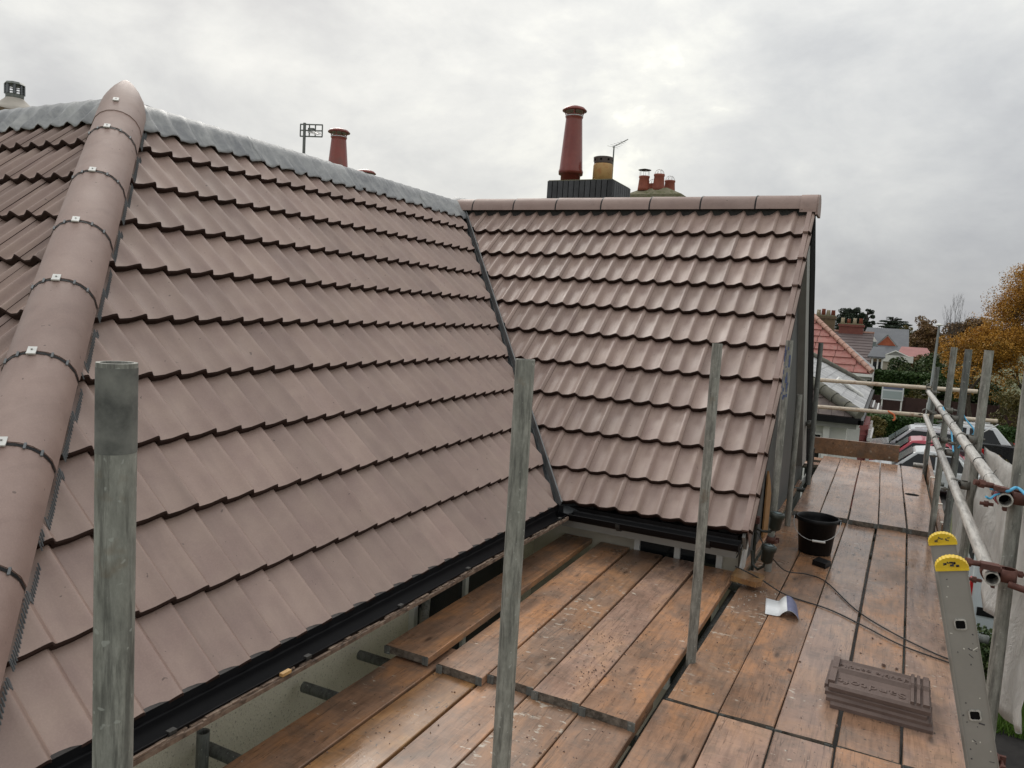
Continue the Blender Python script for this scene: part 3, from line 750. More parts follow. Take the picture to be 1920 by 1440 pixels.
# ---- walls
m = MB(); m.box(-2.62, -2.32, 0.9, 5.32, -5, -1.36); wall = m.build('wall', 'pebbledash', house)
m = MB(); m.box(-8.5, -2.62, 1.15, 1.4, -5, -1.36); m.build('wall', 'pebbledash', house)
m = MB(); m.box(-2.32, -0.80, 5.22, 5.46, -5, -1.38); wall2 = m.build('wall', 'render_cream', house)
m = MB(); m.prism([(-0.80, 5.06, -1.38), (-0.80, 9.20, -1.38), (-0.80, 7.42, 0.96)], (-0.12, 0, 0))
m.box(-0.92, -0.80, 5.46, 9.20, -5, -1.38); gab = m.build('gable_wall', 'gable_grey', house)
m = MB()  # barge board under the near verge
a = WO + esw * 0.086 + etw * 0.04 - nw * 0.135; b2 = WO + esw * 0.086 + etw * 3.40 - nw * 0.135
m.beam(a, b2, 0.020, 0.15); m.build('barge_board', 'soffit_grey', gab)
m = MB(); m.prism([(-0.735, 7.22, 0.74), (-0.735, 8.86, -1.43), (-0.735, 8.46, -1.43), (-0.735, 7.02, 0.70)], (-0.066, 0, 0)); m.build('rear_barge_board', 'soffit_grey', gab)
m = MB(); m.prism([(-0.728, 7.36, 1.04), (-0.728, 7.78, 0.60), (-0.728, 8.17, 0.10), (-0.728, 8.65, -0.45), (-0.728, 9.17, -1.08), (-0.728, 9.46, -1.43), (-0.728, 8.86, -1.43), (-0.728, 7.22, 0.74)], (-0.06, 0, 0)); m.build('rear_verge', 'tube_bore', gab)  # rear tile edges: their shade is put in as a near-black colour
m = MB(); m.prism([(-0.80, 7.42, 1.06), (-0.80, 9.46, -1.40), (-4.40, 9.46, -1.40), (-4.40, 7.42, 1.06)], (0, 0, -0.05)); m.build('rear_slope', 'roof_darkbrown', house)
m = MB(); m.tube([(-0.70, 9.0, -1.3), (-0.70, 9.0, -4.9)], 0.034, 12); m.build('downpipe', 'black_plastic', gab)
# ply offcut and trims low on the gable corner
m = MB(); m.prism([(-0.79, 6.2, -1.66), (-0.79, 6.75, -1.66), (-0.79, 6.35, -1.22), (-0.79, 6.2, -1.12)], (0.012, 0, 0)); m.build('plywood_sheet', 'plywood', gab)
m = MB(); m.prism([(-0.775, 5.10, -1.64), (-0.775, 5.30, -1.64), (-0.775, 5.95, -0.62), (-0.775, 5.86, -0.62)], (0.012, 0, 0)); m.build('undercloak', 'white_upvc', gab)
# windows
def window(x0, x1, y, z0, z1, parent, n=2, face='y'):
    m = MB(); w = 0.040
    if face == 'y':
        for k in range(n + 1):
            xc = x0 + (x1 - x0) * k / n; m.box(xc - w / 2, xc + w / 2, y - 0.03, y + 0.02, z0, z1)
        m.box(x0, x1, y - 0.026, y + 0.018, z1 - w, z1); m.box(x0, x1, y - 0.026, y + 0.018, z0, z0 + w)
        f = m.build('window', 'white_upvc', parent)
        p = MB(); p.box(x0 + 0.02, x1 - 0.02, y - 0.006, y + 0.006, z0 + 0.02, z1 - 0.02); p.build('pane', 'glass_dark', f)
    else:
        for k in range(n + 1):
            yc = x0 + (x1 - x0) * k / n; m.box(y - 0.02, y + 0.03, yc - w / 2, yc + w / 2, z0, z1)
        m.box(y - 0.018, y + 0.026, x0, x1, z1 - w, z1); m.box(y - 0.018, y + 0.026, x0, x1, z0, z0 + w)
        f = m.build('window', 'white_upvc', parent)
        p = MB(); p.box(y - 0.006, y + 0.006, x0 + 0.02, x1 - 0.02, z0 + 0.02, z1 - 0.02); p.build('pane', 'glass_dark', f)
    return f
window(-1.50, -0.92, 5.215, -2.6, -1.50, house, 2)
window(3.55, 4.72, -2.315, -2.7, -1.52, house, 2, 'x')
m = MB(); m.box(-2.315, -2.290, 3.52, 4.76, -1.525, -1.43); m.build('window_head', 'gable_grey', house)
# soffits and fascias
m = MB(); m.box(-2.32, -2.035, 0.85, 4.97, -1.445, -1.435); m.build('soffit', 'soffit_grey', house)
m = MB(); m.box(-2.035, -2.012, 0.75, 4.97, -1.45, -1.335); m.build('fascia', 'black_plastic', house)
m = MB(); m.box(-2.0, -0.78, 4.985, 5.008, -1.475, -1.35); m.build('fascia', 'black_plastic', house)
m = MB(); m.box(-2.0, -0.78, 5.008, 5.22, -1.475, -1.465); m.build('soffit', 'soffit_grey', house)
m = MB(); m.box(-2.0, -0.78, 4.975, 4.984, -1.500, -1.418); m.build('fascia', 'soffit_grey', house)

# ---- gutters
def gutter(p0, p1, r, outward):
    """half-round gutter with rolled front lip"""
    p0, p1 = Vector(p0), Vector(p1); d = (p1 - p0).normalized(); o_ = Vector(outward); m = MB()
    prof_ = []
    for k in range(11):
        a = math.pi * k / 10; prof_.append((-math.cos(a) * r, -math.sin(a) * r * 0.92))
    prof_ = [(-r, 0.012)] + prof_ + [(r + 0.004, 0.004), (r + 0.002, 0.008), (r - 0.004, 0.003)]
    inn = [(x * 0.94, y * 0.94 + 0.001) for x, y in prof_[1:12]]
    loop = prof_ + list(reversed(inn))
    K = len(loop); vs_ = [p0 + o_ * x + Vector((0, 0, y)) for x, y in loop] + [p1 + o_ * x + Vector((0, 0, y)) for x, y in loop]
    m.add(vs_, [(k, (k + 1) % K, K + (k + 1) % K, K + k) for k in range(K)], True)
    for pe in (p0, p1):
        q = [pe + o_ * x + Vector((0, 0, y)) for x, y in prof_[1:12]]; m.add(q, [tuple(range(len(q)))])
    return m.build('gutter', 'gutter_black', house)
g1 = gutter((-1.957, 0.70, -1.375), (-1.957, 4.86, -1.375), 0.054, (1, 0, 0))
g2 = gutter((-1.90, 4.868, -1.372), (-0.745, 4.868, -1.372), 0.054, (0, -1, 0))
for y in np.arange(0.95, 4.8, 0.62):
    m = MB(); ring = [(math.cos(math.pi + math.pi * k / 8) * 0.060, math.sin(math.pi + math.pi * k / 8) * 0.058) for k in range(9)]
    ring2 = [(x * 0.88, z * 0.88) for x, z in reversed(ring)]
    m.prism([(-1.957 + x, y, -1.374 + z) for x, z in ring + ring2], (0, 0.028, 0)); m.box(-1.912, -1.893, y, y + 0.028, -1.372, -1.362)
    m.build('gutter_bracket', 'black_matt', g1)
for x in (-1.55, -0.95):
    m = MB(); ring = [(math.cos(math.pi + math.pi * k / 8) * 0.060, math.sin(math.pi + math.pi * k / 8) * 0.058) for k in range(9)]
    ring2 = [(a * 0.88, z * 0.88) for a, z in reversed(ring)]
    m.prism([(x, 4.868 + a, -1.372 + z) for a, z in ring + ring2], (0.028, 0, 0)); m.build('gutter_bracket', 'black_matt', g2)
# muck and moss lying along the front lip of the long gutter
m = MB(); rnd = random.Random(3)
for i in range(150):
    y = rnd.uniform(0.8, 4.8); L_ = rnd.uniform(0.02, 0.09)
    m.obox((-1.896 + rnd.uniform(-0.004, 0.006), y, -1.381 + rnd.uniform(-0.004, 0.003)), (0, L_ / 2, 0), (0.006 * rnd.uniform(0.5, 1.2), 0, 0), (0, 0, 0.003))
m.build('gutter_debris', 'gutter_dirt', g1, kind='stuff')
m = MB(); m.beam((-1.889, 0.7, -1.392), (-1.889, 4.8, -1.392), 0.012, 0.016); m.build('gutter_lip', 'gutter_dirt', g1)
m = MB(); m.box(-1.895, -1.878, 2.045, 2.09, -1.378, -1.366); m.build('gutter_chip', 'buff_clay', g1)

# ================================================================== CHIMNEYS AND AERIALS
def cowl(parent, x, y, z, h, r0, r1, mat='terracotta_glazed', base=0.12):
    """tall tapered pot with a mushroom top on three stays"""
    m = MB(); zb = base * h
    m.lathe([(r0 * 0.84, 0), (r0 * 0.84, zb), (r0 * 1.03, zb - 0.02), (r0 * 1.06, zb + 0.02), (r0 * 0.99, zb + 0.05), (r1 * 1.02, h * 0.80), (r1, h * 0.83), (r1 * 1.07, h * 0.84), (r1 * 1.07, h * 0.875), (r1 * 0.9, h * 0.875)], (x, y, z), 28)
    p = m.build('chimney_pot', mat, parent)
    m = MB(); m.lathe([(r1 * 0.95, h * 0.93), (r1 * 1.48, h * 0.925), (r1 * 1.50, h * 0.935), (r1 * 1.2, h * 0.968), (r1 * 0.6, h * 0.99), (0.01, h)], (x, y, z), 28)
    m.build('mushroom_cap', mat, p)
    for k in range(4):
        a = k * math.pi / 2 + 0.35; m = MB()
        m.beam((x + r1 * math.cos(a), y + r1 * math.sin(a), z + h * 0.87), (x + r1 * 1.18 * math.cos(a), y + r1 * 1.18 * math.sin(a), z + h * 0.935), 0.014, 0.006)
        m.build('stay', mat, p)
    m = MB(); m.lathe([(r1 * 1.06, h * 0.852), (r1 * 1.10, h * 0.852), (r1 * 1.10, h * 0.866), (r1 * 1.06, h * 0.866)], (x, y, z), 24, cap=False); m.build('band', 'steel_thin', p)
    return p
def brick_course(parent, x0, x1, y0, y1, z0, nrows, mat, soldier=False, bl=0.215, bh=0.065, j=0.010):
    """real bricks round a stack: each its own object, sharing meshes"""
    cache = {}
    def br(cx, cy, cz, lx, ly, lz):
        key = (round(lx, 3), round(ly, 3), round(lz, 3))
        if key not in cache:
            mm = MB(); mm.box(-lx / 2, lx / 2, -ly / 2, ly / 2, 0, lz); o = mm.build('brick', mat, None, raw=True, origin=Vector((0, 0, 0)))
            cache[key] = o.data; bpy.data.objects.remove(o)
        link('brick', cache[key], Vector((cx, cy, cz + GZ)), parent)
    z = z0
    for r_ in range(nrows):
        h = bl if soldier else bh; l = 0.065 if soldier else bl
        for axis in (0, 1):
            L0, L1 = (x0, x1) if axis == 0 else (y0, y1)
            n = max(1, int(round((L1 - L0 + j) / (l + j)))); step = (L1 - L0 + j) / n
            for k in range(n):
                c = L0 + step * k + (step - j) / 2
                if axis == 0: br(c, y0 + 0.03, z, step - j, 0.06, h)
                else: br(x1 - 0.03, c, z, 0.06, step - j, h)
        z += h + j
    return z
# black brick stack with a tall red pot and a buff pot
st = thing('chimney_stack', (-3.62, 9.35, 0.4), 'black brick chimney stack with tall dark red cowled pot and short buff pot', 'chimney')
m = MB(); m.box(-4.10, -3.26, 9.00, 9.62, 0.2, 1.60); m.build('stack_core', 'mortar_dark', st)
body = st
brick_course(st, -4.14, -3.22, 8.955, 9.66, 1.17, 1, 'black_brick')
brick_course(st, -4.14, -3.22, 8.955, 9.66, 1.245, 1, 'black_brick')
brick_course(st, -4.20, -3.16, 8.90, 9.70, 1.32, 2, 'black_brick')
brick_course(st, -4.11, -3.24, 8.96, 9.66, 1.47, 1, 'black_brick', soldier=True)
m = MB(); m.prism([(-4.1, 8.97, 1.683), (-3.25, 8.97, 1.683), (-3.25, 9.65, 1.683), (-4.1, 9.65, 1.683)], (0, 0, 0.012)); m.add([(-4.08, 8.99, 1.695), (-3.27, 8.99, 1.695), (-3.27, 9.63, 1.695), (-4.08, 9.63, 1.695), (-3.9, 9.2, 1.735), (-3.4, 9.2, 1.735), (-3.4, 9.45, 1.735), (-3.9, 9.45, 1.735)], [(0, 1, 5, 4), (1, 2, 6, 5), (2, 3, 7, 6), (3, 0, 4, 7), (4, 5, 6, 7)]); m.build('flaunching', 'moss_mortar', st)
cowl(st, -3.92, 9.24, 1.71, 0.965, 0.150, 0.105)
m = MB(); m.lathe([(0.128, 0), (0.126, 0.22), (0.118, 0.245), (0.11, 0.25)], (-3.55, 9.42, 1.72), 28); pt = m.build('chimney_pot', 'buff_clay', st)
m = MB(); m.lathe([(0.118, 0.235), (0.120, 0.26), (0.128, 0.31), (0.130, 0.325), (0.118, 0.33), (0.05, 0.335)], (-3.55, 9.42, 1.72), 28); m.build('pot_rim', 'roof_darkbrown', pt)
for k in range(8):
    a = k * math.pi / 4 + 0.1; m = MB(); m.obox((-3.55 + 0.122 * math.cos(a), 9.42 + 0.122 * math.sin(a), 1.72 + 0.29), (0.006 * math.cos(a), 0.006 * math.sin(a), 0), (-0.012 * math.sin(a), 0.012 * math.cos(a), 0), (0, 0, 0.012)); m.build('vent_hole', 'tube_bore', pt)
# mossy far stack
st = thing('chimney_stack', (-4.65, 15.7, -0.5), 'mossy far chimney stack with four small red pots, right of the black stack', 'chimney')
m = MB(); m.box(-5.15, -4.15, 15.35, 16.1, -0.5, 2.46); m.build('stack_body', 'brick_brown', st)
m = MB(); m.box(-5.22, -4.06, 15.28, 16.17, 2.46, 2.56); m.add([(-5.22, 15.28, 2.56), (-4.06, 15.28, 2.56), (-4.06, 16.17, 2.56), (-5.22, 16.17, 2.56), (-4.98, 15.5, 2.70), (-4.42, 15.5, 2.72), (-4.42, 15.9, 2.70), (-4.98, 15.9, 2.74)], [(0, 1, 5, 4), (1, 2, 6, 5), (2, 3, 7, 6), (3, 0, 4, 7), (4, 5, 6, 7)]); m.build('flaunching', 'moss_mortar', st)
for (x, y, h, cap) in ((-4.92, 15.5, 0.30, 1), (-4.86, 15.95, 0.22, 2), (-4.62, 15.55, 0.34, 2), (-4.50, 15.95, 0.28, 2)):
    m = MB(); m.lathe([(0.125, 0), (0.12, h * 0.2), (0.102, h * 0.85), (0.112, h * 0.9), (0.112, h), (0.09, h)], (x, y, 2.66), 16); p = m.build('chimney_pot', 'terracotta', st)
    if cap == 1:
        m = MB(); m.lathe([(0.13, h + 0.12), (0.135, h + 0.125), (0.01, h + 0.155)], (x, y, 2.66), 16); m.build('cowl_cap', 'black_matt', p)
        m = MB()
        for k in range(6): a = k * math.pi / 3; m.tube([(x + 0.10 * math.cos(a), y + 0.10 * math.sin(a), 2.66 + h), (x + 0.10 * math.cos(a), y + 0.10 * math.sin(a), 2.66 + h + 0.125)], 0.004, 5)
        m.build('cowl_mesh', 'steel_thin', p)
    else:
        m = MB()
        for k in range(4):
            a = k * math.pi / 4; pts = [(x + 0.10 * math.cos(a) * math.cos(b), y + 0.10 * math.sin(a) * math.cos(b), 2.66 + h + 0.10 * math.sin(b)) for b in np.linspace(0, math.pi, 9)]
            m.tube(pts, 0.0035, 5)
        m.build('bird_guard', 'steel_thin', p)
# left stack: only its pots show over the ridge
st = thing('chimney_stack', (-7.6, 9.3, 0.4), 'hidden stack behind the lead ridge whose red mushroom pot rises beside an aerial', 'chimney')
m = MB(); m.box(-7.98, -7.3, 8.75, 10.1, 0.2, 1.62); m.build('stack_body', 'black_brick', st)
cowl(st, -7.56, 9.04, 1.62, 0.92, 0.165, 0.108)
cowl(st, -7.66, 9.83, 1.20, 0.90, 0.165, 0.108)
# aerials
a = thing('tv_aerial', (-8.23, 9.05, 0.9), 'grey television aerial with a gridded reflector on a thick mast', 'aerial')
m = MB(); m.tube([(-8.23, 9.05, 0.9), (-8.25, 9.07, 2.66)], 0.022, 8); m.build('mast', 'aerial_metal', a)
m = MB(); e1 = Vector((0.87, 0.45, 0.03)).normalized(); c = Vector((-8.16, 9.12, 2.555))
for dz in (-0.088, 0, 0.088): m.beam(c + e1 * -0.17 + Vector((0, 0, dz)), c + e1 * 0.17 + Vector((0, 0, dz)), 0.012, 0.018)
for du in (-0.165, -0.03, 0.06, 0.165): m.beam(c + e1 * du + Vector((0, 0, -0.088)), c + e1 * du + Vector((0, 0, 0.088)), 0.012, 0.016)
m.build('reflector', 'aerial_metal', a)
m = MB(); bd_ = Vector((0.75, -0.50, -0.28)).normalized(); m.tube([c, c + bd_ * 0.42], 0.008, 6)
for k in range(9):
    q = c + bd_ * (0.10 + 0.04 * k); w = Vector((0.35, 0.9, 0.25)).normalized() * (0.085 - 0.003 * k); m.tube([q - w, q + w], 0.0022, 4)
m.build('boom', 'steel_thin', a)
m = MB(); m.obox(c + e1 * 0.0 + Vector((0, 0, 0.0)), e1 * 0.04, (0, 0.02, 0), (0, 0, 0.035)); m.build('junction_box', 'aerial_metal', a)
a = thing('tv_aerial', (-5.26, 14.5, 0.5), 'thin slanted television aerial behind the buff chimney pot', 'aerial')
m = MB(); m.tube([(-5.26, 14.53, 0.5), (-5.28, 14.54, 3.37)], 0.014, 6); m.build('mast', 'aerial_metal', a)
m = MB(); c = Vector((-5.31, 14.54, 3.36)); tip = Vector((-5.05, 14.68, 3.53)); m.tube([c, tip], 0.012, 6)
for k in range(5):
    q = c.lerp(tip, k / 6 + 0.02); w = Vector((0.8, 0.5, -0.12)).normalized() * (0.11 - 0.012 * k); m.tube([q - w, q + w], 0.003, 4)
m.build('boom', 'steel_thin', a)
# domed vent cupola far left
a = thing('chimney_stack', (-12.75, 7.45, 1.5), 'squat chimney with pale mortar dome and square louvred vent at far left', 'chimney')
m = MB(); m.lathe([(0.62, 2.58), (0.40, 2.72), (0.22, 2.80), (0.145, 2.87), (0.13, 2.89)], (-12.75, 7.45, 0), 24); m.build('mortar_dome', 'flaunching', a)
m = MB(); m.box(-13.35, -12.2, 6.9, 8.0, 1.5, 2.60); m.build('stack_body', 'brick_brown', a)
m = MB(); m.lathe([(0.12, 2.88), (0.13, 2.90), (0.13, 2.955)], (-12.75, 7.45, 0), 8, smooth=False); m.build('vent_neck', 'aerial_metal', a)
m = MB()
for k in range(8):
    an = k * math.pi / 4 + 0.2; m.beam((-12.75 + 0.125 * math.cos(an), 7.45 + 0.125 * math.sin(an), 2.95), (-12.75 + 0.125 * math.cos(an), 7.45 + 0.125 * math.sin(an), 3.09), 0.04, 0.02)
for z in (2.98, 3.02, 3.06): m.lathe([(0.118, z), (0.128, z + 0.006), (0.118, z + 0.012)], (-12.75, 7.45, 0), 16, cap=False)
m.build('vent_louvres', 'comb_grey', a)
m = MB(); m.lathe([(0.145, 3.09), (0.150, 3.10), (0.12, 3.135), (0.02, 3.145)], (-12.75, 7.45, 0), 8, smooth=False); m.build('vent_cap', 'aerial_metal', a)
# ================================================================== SCAFFOLD
scaf = thing('scaffold', (-0.2, 5.0, -5), 'galvanised tube scaffold with guard rails standing beside the tiled house', 'scaffold')
TR = 0.02415
def stube(name, p0, p1, mat='galv_weathered', r=TR, parent=None, label=None):
    m = MB(); p0, p1 = Vector(p0), Vector(p1)
    n = max(2, int((p1 - p0).length / 0.5)); pts = [p0.lerp(p1, k / n) for k in range(n + 1)]
    m.tube(pts, r, 20, bore=True)
    o = m.build(name, [mat, 'tube_bore'], parent or scaf)
    if label: o['label'] = label
    return o
def coupler(c, ax1, ax2, mat='coupler_zinc', parent=None, big=1.0):
    """double coupler: two clasps back to back with bolts and flap nuts"""
    c, a1, a2 = Vector(c), Vector(ax1).normalized(), Vector(ax2).normalized()
    n = a1.cross(a2).normalized(); m = MB()
    for ax, sg in ((a1, -1), (a2, 1)):
        cc = c + n * sg * 0.026; o_ = ax.cross(n).normalized(); ring = []
        for k in range(14):
            a = 2 * math.pi * k / 14; ring.append(cc + (n * math.cos(a) + o_ * math.sin(a)) * 0.031)
        inner = [cc + (q - cc) * 0.80 for q in ring]; K = 14; w = 0.022
        vs_ = [q - ax * w for q in ring] + [q + ax * w for q in ring] + [q - ax * w for q in inner] + [q + ax * w for q in inner]
        fs = []
        for k in range(K):
            k2 = (k + 1) % K
            fs += [(k, k2, K + k2, K + k), (k, 2 * K + k, 2 * K + k2, k2), (K + k, K + k2, 3 * K + k2, 3 * K + k)]
        m.add(vs_, fs, True)
        b0 = cc + o_ * 0.038
        m.tube([b0 - n * 0.022, b0 + n * sg * 0.065], 0.0065, 8); m.tube([b0 + n * sg * 0.038, b0 + n * sg * 0.052], 0.012, 6, smooth=False)
        m.obox(b0 - n * sg * 0.012, ax * 0.018, o_ * 0.014, n * 0.006)
    m.obox(c, a1 * 0.022, a2 * 0.022, n * 0.008)
    return m.build('coupler', mat, parent or scaf)
# inner standards (tops 0.1 m below the eye)
S1 = stube('standard', (-0.869, 0.632, -2.6), (-0.869, 0.632, -0.092))
S2 = stube('standard', (-0.790, 1.668, -5), (-0.797, 1.672, -0.112))
S3 = stube('standard', (-0.748, 3.69, -5), (-0.748, 3.684, -0.090))
S4 = stube('standard', (-0.634, 5.40, -5), (-0.622, 5.40, -0.077), label='inner standard marked with smudged blue pen near its top')
S5 = stube('standard', (-0.648, 6.74, -5), (-0.665, 6.785, -0.543))
S6 = stube('standard', (-0.640, 8.42, -5), (-0.655, 8.30, -0.120), 'galv_dark')
m = MB(); m.tube([(-0.869, 0.632, -0.206), (-0.869, 0.632, -0.098)], 0.02445, 20, cap=False); m.build('tarred_end', 'ladder_scuff2', S1)
# blotches of the pen marks on S4
m = MB(); rnd = random.Random(5)
for k in range(26):
    z = -0.13 - 0.34 * rnd.random(); a = rnd.uniform(3.3, 5.4)
    c = Vector((-0.6222 + 0.0246 * math.cos(a), 5.40 + 0.0246 * math.sin(a), z)); tn = Vector((-math.sin(a), math.cos(a), 0))
    m.obox(c, tn * rnd.uniform(0.003, 0.008), Vector((0, 0, rnd.uniform(0.006, 0.022))), Vector((math.cos(a), math.sin(a), 0)) * 0.0006)
m.build('pen_marks', 'marker_blue', S4)
# outer standards
SA = stube('standard', (0.405, 7.165, -5), (0.446, 7.165, -0.069))
SB = stube('standard', (0.450, 6.40, -5), (0.490, 6.40, -0.070), 'galv_dark')
SC_ = stube('standard', (0.455, 5.05, -5), (0.487, 5.057, -0.054))
SD = stube('standard', (0.448, 3.15, -5), (0.4525, 3.28, -0.10))
SF = stube('standard', (0.43, 9.72, -5), (0.463, 9.725, -0.328), 'galv_dark')
# side guard rails
RU = stube('guard_rail', (0.398, 3.10, -0.547), (0.400, 7.3, -0.585), 'galv_bright')
RU2 = stube('guard_rail', (0.402, 7.32, -0.585), (0.405, 9.72, -0.612), 'galv_bright')
RL = stube('guard_rail', (0.384, 3.07, -0.823), (0.384, 9.40, -0.854), 'galv_bright')
m = MB(); m.tube([(0.400, 7.22, -0.584), (0.402, 7.42, -0.586)], 0.0275, 16); m.build('sleeve_coupler', 'galv_bright', scaf)
# end guard rails
E1 = stube('guard_rail', (-0.83, 10.36, -0.622), (0.934, 10.40, -0.600), 'rail_painted')
E2 = stube('guard_rail', (-0.83, 10.36, -0.963), (1.164, 10.40, -0.926), 'rail_painted')
# transoms under the boards
for y in (0.9, 2.05, 3.02, 5.12, 6.50, 7.10, 7.35, 8.5, 9.75):
    dz = 0 if y < 7.2 else (y - 7.2) * 0.037
    x0 = -2.27 if y in (2.05, 3.02) else (-0.95 if y > 5 else -2.2)
    stube('transom', (x0, y, -1.735 + dz - (0.04 if y in (2.05, 3.02) else 0)), (0.66, y, -1.735 + dz - (0.04 if y in (2.05, 3.02) else 0)), 'galv_dark')
stube('transom', (-2.262, 2.60, -1.762), (0.62, 2.68, -1.762), 'galv_dark')
for (x, z) in ((-0.80, -1.79), (0.52, -1.79)):
    stube('ledger', (x, 0.2, z), (x, 10.3, z + 0.0), 'galv_dark')
for z in (-1.2, -2.05):
    pass
# stub uprights between the wall and the boards
stube('standard', (-2.29, 1.98, -4.9), (-2.21, 1.985, -1.66), 'galv_dark', label='short upright stub against the pebbledashed wall')
stube('standard', (-2.24, 3.56, -4.9), (-2.24, 3.56, -1.70), 'galv_dark')
stube('transom', (-2.37, 3.80, -1.66), (-2.16, 3.44, -1.745), 'galv_weathered')
stube('transom', (-2.27, 4.77, -1.65), (-2.10, 4.58, -1.72), 'galv_weathered')
# couplers
Y_ = (0, 1, 0); Z_ = (0, 0, 1); X_ = (1, 0, 0)
coupler((0.425, 3.20, -0.549), Y_, Z_, 'coupler_rust')
coupler((0.412, 3.16, -0.823), Y_, Z_, 'coupler_rust')
for (yy, mt) in ((5.05, 'coupler_zinc'), (6.40, 'coupler_zinc'), (7.16, 'coupler_zinc'), (9.72, 'coupler_zinc')):
    zu = -0.565 - (yy - 5) * 0.01
    coupler((0.430, yy, zu), Y_, Z_, mt); coupler((0.418, yy, -0.835), Y_, Z_, mt)
coupler((0.43, 10.38, -0.61), X_, Y_, 'coupler_zinc'); coupler((-0.70, 8.40, -0.965), X_, Z_, 'coupler_zinc')
coupler((0.45, 3.17, -1.50), X_, Z_, 'coupler_rust'); coupler((-0.62, 5.40, -1.44), X_, Z_, 'coupler_rust')
# swivel bolts sticking inwards at the near ends of the rails, red painted clasp
m = MB(); m.tube([(0.30, 3.10, -0.497), (0.36, 3.12, -0.506)], 0.010, 8); m.tube([(0.315, 3.10, -0.499), (0.33, 3.105, -0.501)], 0.016, 6, smooth=False); m.obox((0.385, 3.115, -0.512), (0.025, 0.004, -0.004), (0, 0.018, 0), (0, 0, 0.008)); m.build('coupler_bolt', 'coupler_rust', scaf)
m = MB(); ring = [(math.cos(a) * 0.0285, math.sin(a) * 0.0285) for a in np.linspace(R(75), R(235), 10)]; ring2 = [(a * 0.88, b_ * 0.88) for a, b_ in reversed(ring)]
m.prism([(0.398 + a, 3.125, -0.547 + b_) for a, b_ in ring + ring2], (0, 0.045, 0)); m.build('coupler_clasp', 'coupler_red', scaf)
m = MB(); m.tube([(0.285, 3.06, -0.775), (0.345, 3.08, -0.780)], 0.010, 8); m.tube([(0.30, 3.065, -0.776), (0.315, 3.07, -0.778)], 0.016, 6, smooth=False); m.obox((0.375, 3.09, -0.785), (0.03, 0.004, -0.002), (0, 0.02, 0), (0, 0, 0.010)); m.build('coupler_bolt', 'coupler_rust', scaf)
m = MB(); m.tube([(0.44, 3.12, -0.845), (0.56, 3.08, -0.86)], 0.012, 8); m.tube([(0.50, 3.10, -0.853), (0.53, 3.09, -0.857)], 0.020, 6, smooth=False); m.build('coupler_bolt', 'coupler_rust', scaf)
m = MB(); m.tube([(0.47, 3.14, -0.545), (0.60, 3.10, -0.552)], 0.010, 8); m.tube([(0.53, 3.12, -0.549), (0.555, 3.11, -0.551)], 0.018, 6, smooth=False); m.build('coupler_bolt', 'coupler_rust', scaf)
# wire ties round the upper rail
for y in (3.55, 4.0, 4.45, 5.6):
    m = MB(); pts = [(0.399 + 0.0255 * math.cos(a), y + 0.004 * math.sin(a), -0.553 + 0.0255 * math.sin(a)) for a in np.linspace(0, 2 * math.pi, 15)]; m.tube(pts, 0.0018, 4); m.tube([pts[3], Vector(pts[3]) + Vector((0.012, 0.02, 0.015))], 0.0015, 4); m.build('tie_wire', 'black_matt', scaf)
m = MB(); m.tube([(0.42, 5.06, -0.60), (0.50, 5.2, -0.55), (0.60, 5.3, -0.49)], 0.003, 5); m.build('tie_wire', 'steel_thin', scaf)

# ------------------------------------------------------------------ boards
ORD = ['first', 'second', 'third', 'fourth', 'fifth', 'sixth']
def board(xa0, xa1, ya, xb0, xb1, yb, za, zb, mat, label, group, band=True, slot=False, name='scaffold_board', cat='scaffold board'):
    T_ = 0.038; c = 0.003; m = MB(); rings = []
    skew = random.uniform(-0.006, 0.006)
    for (x0, x1, y, z, sk) in ((xa0, xa1, ya, za, skew), (xb0, xb1, yb, zb, 0)):
        rings.append([(x0 + c, y - sk, z), (x1 - c, y + sk, z), (x1, y + sk, z - c), (x1, y + sk, z - T_ + c), (x1 - c, y + sk, z - T_), (x0 + c, y - sk, z - T_), (x0, y - sk, z - T_ + c), (x0, y - sk, z - c)])
    ns = 8; vs_ = []; 
    ph = random.uniform(0, 6)
    for i in range(ns + 1):
        t_ = i / ns
        for k in range(8):
            a, b_ = rings[0][k], rings[1][k]; p = [a[j] + (b_[j] - a[j]) * t_ for j in range(3)]
            p[0] += 0.0014 * math.sin(ph + t_ * 7 + (3 if k in (1, 2, 3, 4) else 0)); p[2] += 0.0012 * math.sin(ph * 2 + t_ * 5); vs_.append(p)
    fs = []
    for i in range(ns):
        for k in range(8): fs.append((i * 8 + k, i * 8 + (k + 1) % 8, (i + 1) * 8 + (k + 1) % 8, (i + 1) * 8 + k))
    m.add(vs_, fs)
    m.add([vs_[k] for k in range(8)], [tuple(range(8))], mi=1); m.add([vs_[ns * 8 + k] for k in range(8)], [tuple(range(8))], mi=1)
    o = m.build(name, [mat, 'board_end'], label=label, cat=cat, group=group)
    if band:   # galvanised hoop-iron round the near end
        z = za; x0, x1, y = xa0, xa1, ya
        for xq0, xq1 in ((x0 - 0.0015, x0 + 0.030), (x1 - 0.030, x1 + 0.0015)):
            b2 = MB(); b2.box(xq0, xq1, y - 0.0075, y - 0.0055, z - T_ - 0.001, z - 0.001); b2.build('end_band', 'galv_dark', o)
    return o
Gm = 'boards of the platform between the long eave and the near poles'
xs = [-1.995, -1.759, -1.527, -1.289, -1.042, -0.795]
mm_ = ['board_wet', 'board_fresh', 'board_wet', 'board_splashed', 'board_wet']
nm = ['at the wall side', 'pale orange', 'behind the middle pole', 'stained', 'at the open gap side']
